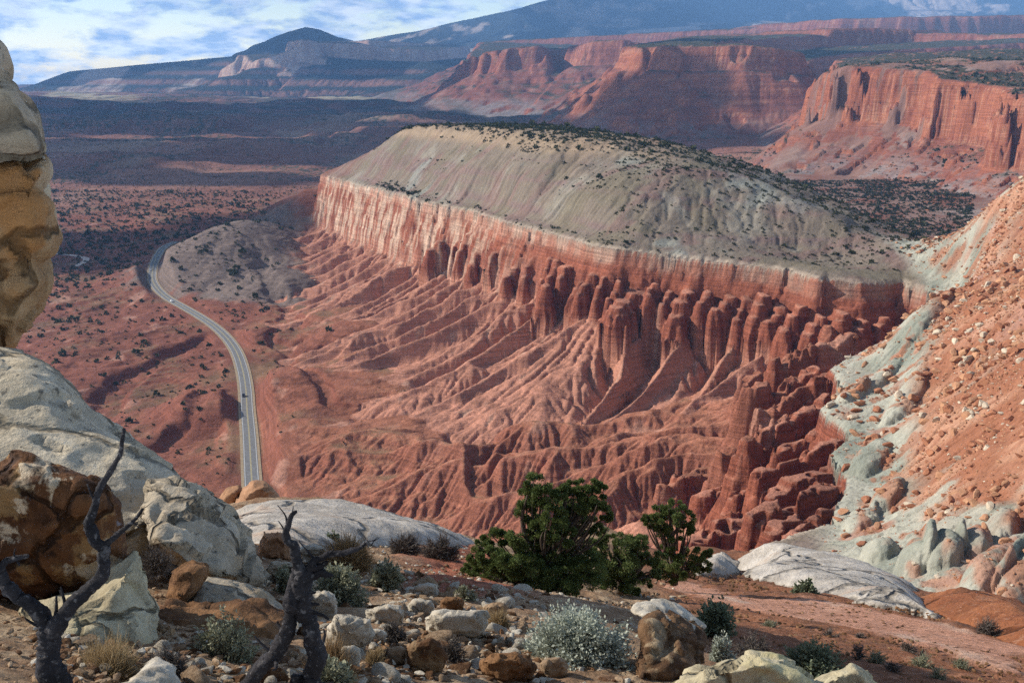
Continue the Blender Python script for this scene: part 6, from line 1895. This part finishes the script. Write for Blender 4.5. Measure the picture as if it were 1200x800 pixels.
car('white car on the road where the bend straightens', 195.5, 354, -1, M_CARW, False)
car('dark car on the near straight of the road', 288, 464, -1, M_CARD, False)
tick('done')
# ------------------------------------------------------------------ cloud cover added out of view, placed by the shadows it casts
def add_shade_clouds():
    CZ = 2700.0
    k = (CZ + 180.0) / math.tan(SUN_EL)
    ox, oy = math.sin(SUN_AZ) * k, math.cos(SUN_AZ) * k
    rnd = random.Random(4)
    spots = []   # shadow centre x, y, radius x, radius y
    spots += [(-560, 1330, 330, 260), (-900, 1150, 330, 260), (-330, 1560, 230, 260)]       # left end of the mesa, grey hill
    spots += [(-1500, 2150, 420, 260), (-1050, 2420, 380, 330), (-620, 2250, 300, 200), (-250, 2650, 420, 300), (200, 2900, 600, 500), (760, 3120, 240, 150), (-1600, 3300, 900, 520), (-500, 3600, 1000, 560)]
    spots += [(-1100, 2850, 800, 330), (-2300, 4200, 900, 500), (-1300, 4450, 900, 420), (-100, 4250, 800, 400), (-1700, 6300, 1500, 700)]
    spots += [(-2600, 5000, 1500, 900), (-900, 5200, 1300, 900), (500, 4800, 1000, 800), (-3000, 7300, 1800, 1300), (-600, 7600, 1700, 1200)]
    spots += [(1500, 4200, 700, 500), (1300, 6500, 900, 600), (-4200, 15200, 2600, 1500), (-1500, 15500, 2000, 1600), (-800, 12000, 1400, 900),
              (3000, 16500, 3000, 1700), (0, 19500, 4200, 2400), (6000, 21000, 4200, 3000)]
    thin = [(0, 28, 150, 95), (-60, 10, 150, 90), (70, 25, 105, 75)]                     # thin one added out of view to soften sun on the viewpoint
    n_thin = None
    bm = bmesh.new()
    for (x, y, rx, ry) in spots + thin:
        if (x, y, rx, ry) == thin[0]: n_thin = len(bm.faces)
        n = 7 if rx < 400 else 11
        for i in range(n):
            a = rnd.uniform(0, 6.283); q = math.sqrt(rnd.random()) * 0.72 if i else 0
            sx = rx * (0.62 if i == 0 else rnd.uniform(0.22, 0.46)); sy = ry * (0.62 if i == 0 else rnd.uniform(0.22, 0.46))
            cx, cy = x + ox + rx * q * math.cos(a), y + oy + ry * q * math.sin(a)
            r = bmesh.ops.create_icosphere(bm, subdivisions=3, radius=1.0)
            hz = min(160, 0.45 * min(sx, sy) + 20)
            for v in r['verts']:
                w = 1 + 0.35 * mnoise.noise(v.co * 2.0 + Vector((cx, cy, 0)) * 0.003) + 0.15 * mnoise.noise(v.co * 5.0)
                p = v.co * w
                v.co = (cx + p.x * sx, cy + p.y * sy, CZ + hz * (p.z if p.z > 0 else p.z * 0.35) + rnd.uniform(0, 3))
    bm.faces.ensure_lookup_table()
    for f in bm.faces[n_thin:]: f.material_index = 1
    me = bpy.data.meshes.new('shade_clouds'); bm.to_mesh(me); bm.free()
    for p in me.polygons: p.use_smooth = True
    m, nt, b = new_mat('shade_cloud_white')
    b.inputs['Base Color'].default_value = (.82, .83, .85, 1)
    b.inputs['Roughness'].default_value = 1.0
    n = nt.nodes.new('ShaderNodeTexNoise'); n.inputs['Scale'].default_value = 0.01; n.inputs['Detail'].default_value = 6
    bp = nt.nodes.new('ShaderNodeBump'); bp.inputs['Distance'].default_value = 40
    nt.links.new(n.outputs['Fac'], bp.inputs['Height']); nt.links.new(bp.outputs['Normal'], b.inputs['Normal'])
    me.materials.append(m)
    m2, nt2, b2 = new_mat('thin_shade_cloud')
    b2.inputs['Base Color'].default_value = (.82, .83, .85, 1)
    tp = nt2.nodes.new('ShaderNodeBsdfTransparent'); ms = nt2.nodes.new('ShaderNodeMixShader'); ms.inputs['Fac'].default_value = 0.982
    nt2.links.new(b2.outputs['BSDF'], ms.inputs[1]); nt2.links.new(tp.outputs['BSDF'], ms.inputs[2])
    nt2.links.new(ms.outputs['Shader'], nt2.nodes['Material Output'].inputs['Surface'])
    me.materials.append(m2)
    o = bpy.data.objects.new('shade_clouds', me); COL.objects.link(o)
    o['kind'] = 'stuff'; o['label'] = 'unseen cloud cover added above the view to shade plain, hills and viewpoint'
add_shade_clouds()
# ------------------------------------------------------------------ air between here and the mountains
def add_haze():
    bm = bmesh.new()
    bmesh.ops.create_cube(bm, size=1.0)
    lo, hi = Vector((-26000, -400, -330)), Vector((26000, 28500, 2150))
    for v in bm.verts:
        v.co = Vector(((lo.x + hi.x) / 2 + v.co.x * (hi.x - lo.x), (lo.y + hi.y) / 2 + v.co.y * (hi.y - lo.y), (lo.z + hi.z) / 2 + v.co.z * (hi.z - lo.z)))
    me = bpy.data.meshes.new('haze'); bm.to_mesh(me); bm.free()
    m = bpy.data.materials.new('haze'); m.use_nodes = True
    nt = m.node_tree; nt.nodes.clear()
    out = nt.nodes.new('ShaderNodeOutputMaterial'); v = nt.nodes.new('ShaderNodeVolumePrincipled')
    v.inputs['Color'].default_value = (0.26, 0.52, 1.0, 1)
    v.inputs['Density'].default_value = 5.2e-5
    v.inputs['Anisotropy'].default_value = 0.0
    nt.links.new(v.outputs['Volume'], out.inputs['Volume'])
    me.materials.append(m)
    o = bpy.data.objects.new('haze', me); COL.objects.link(o)
    o['kind'] = 'stuff'
add_haze()
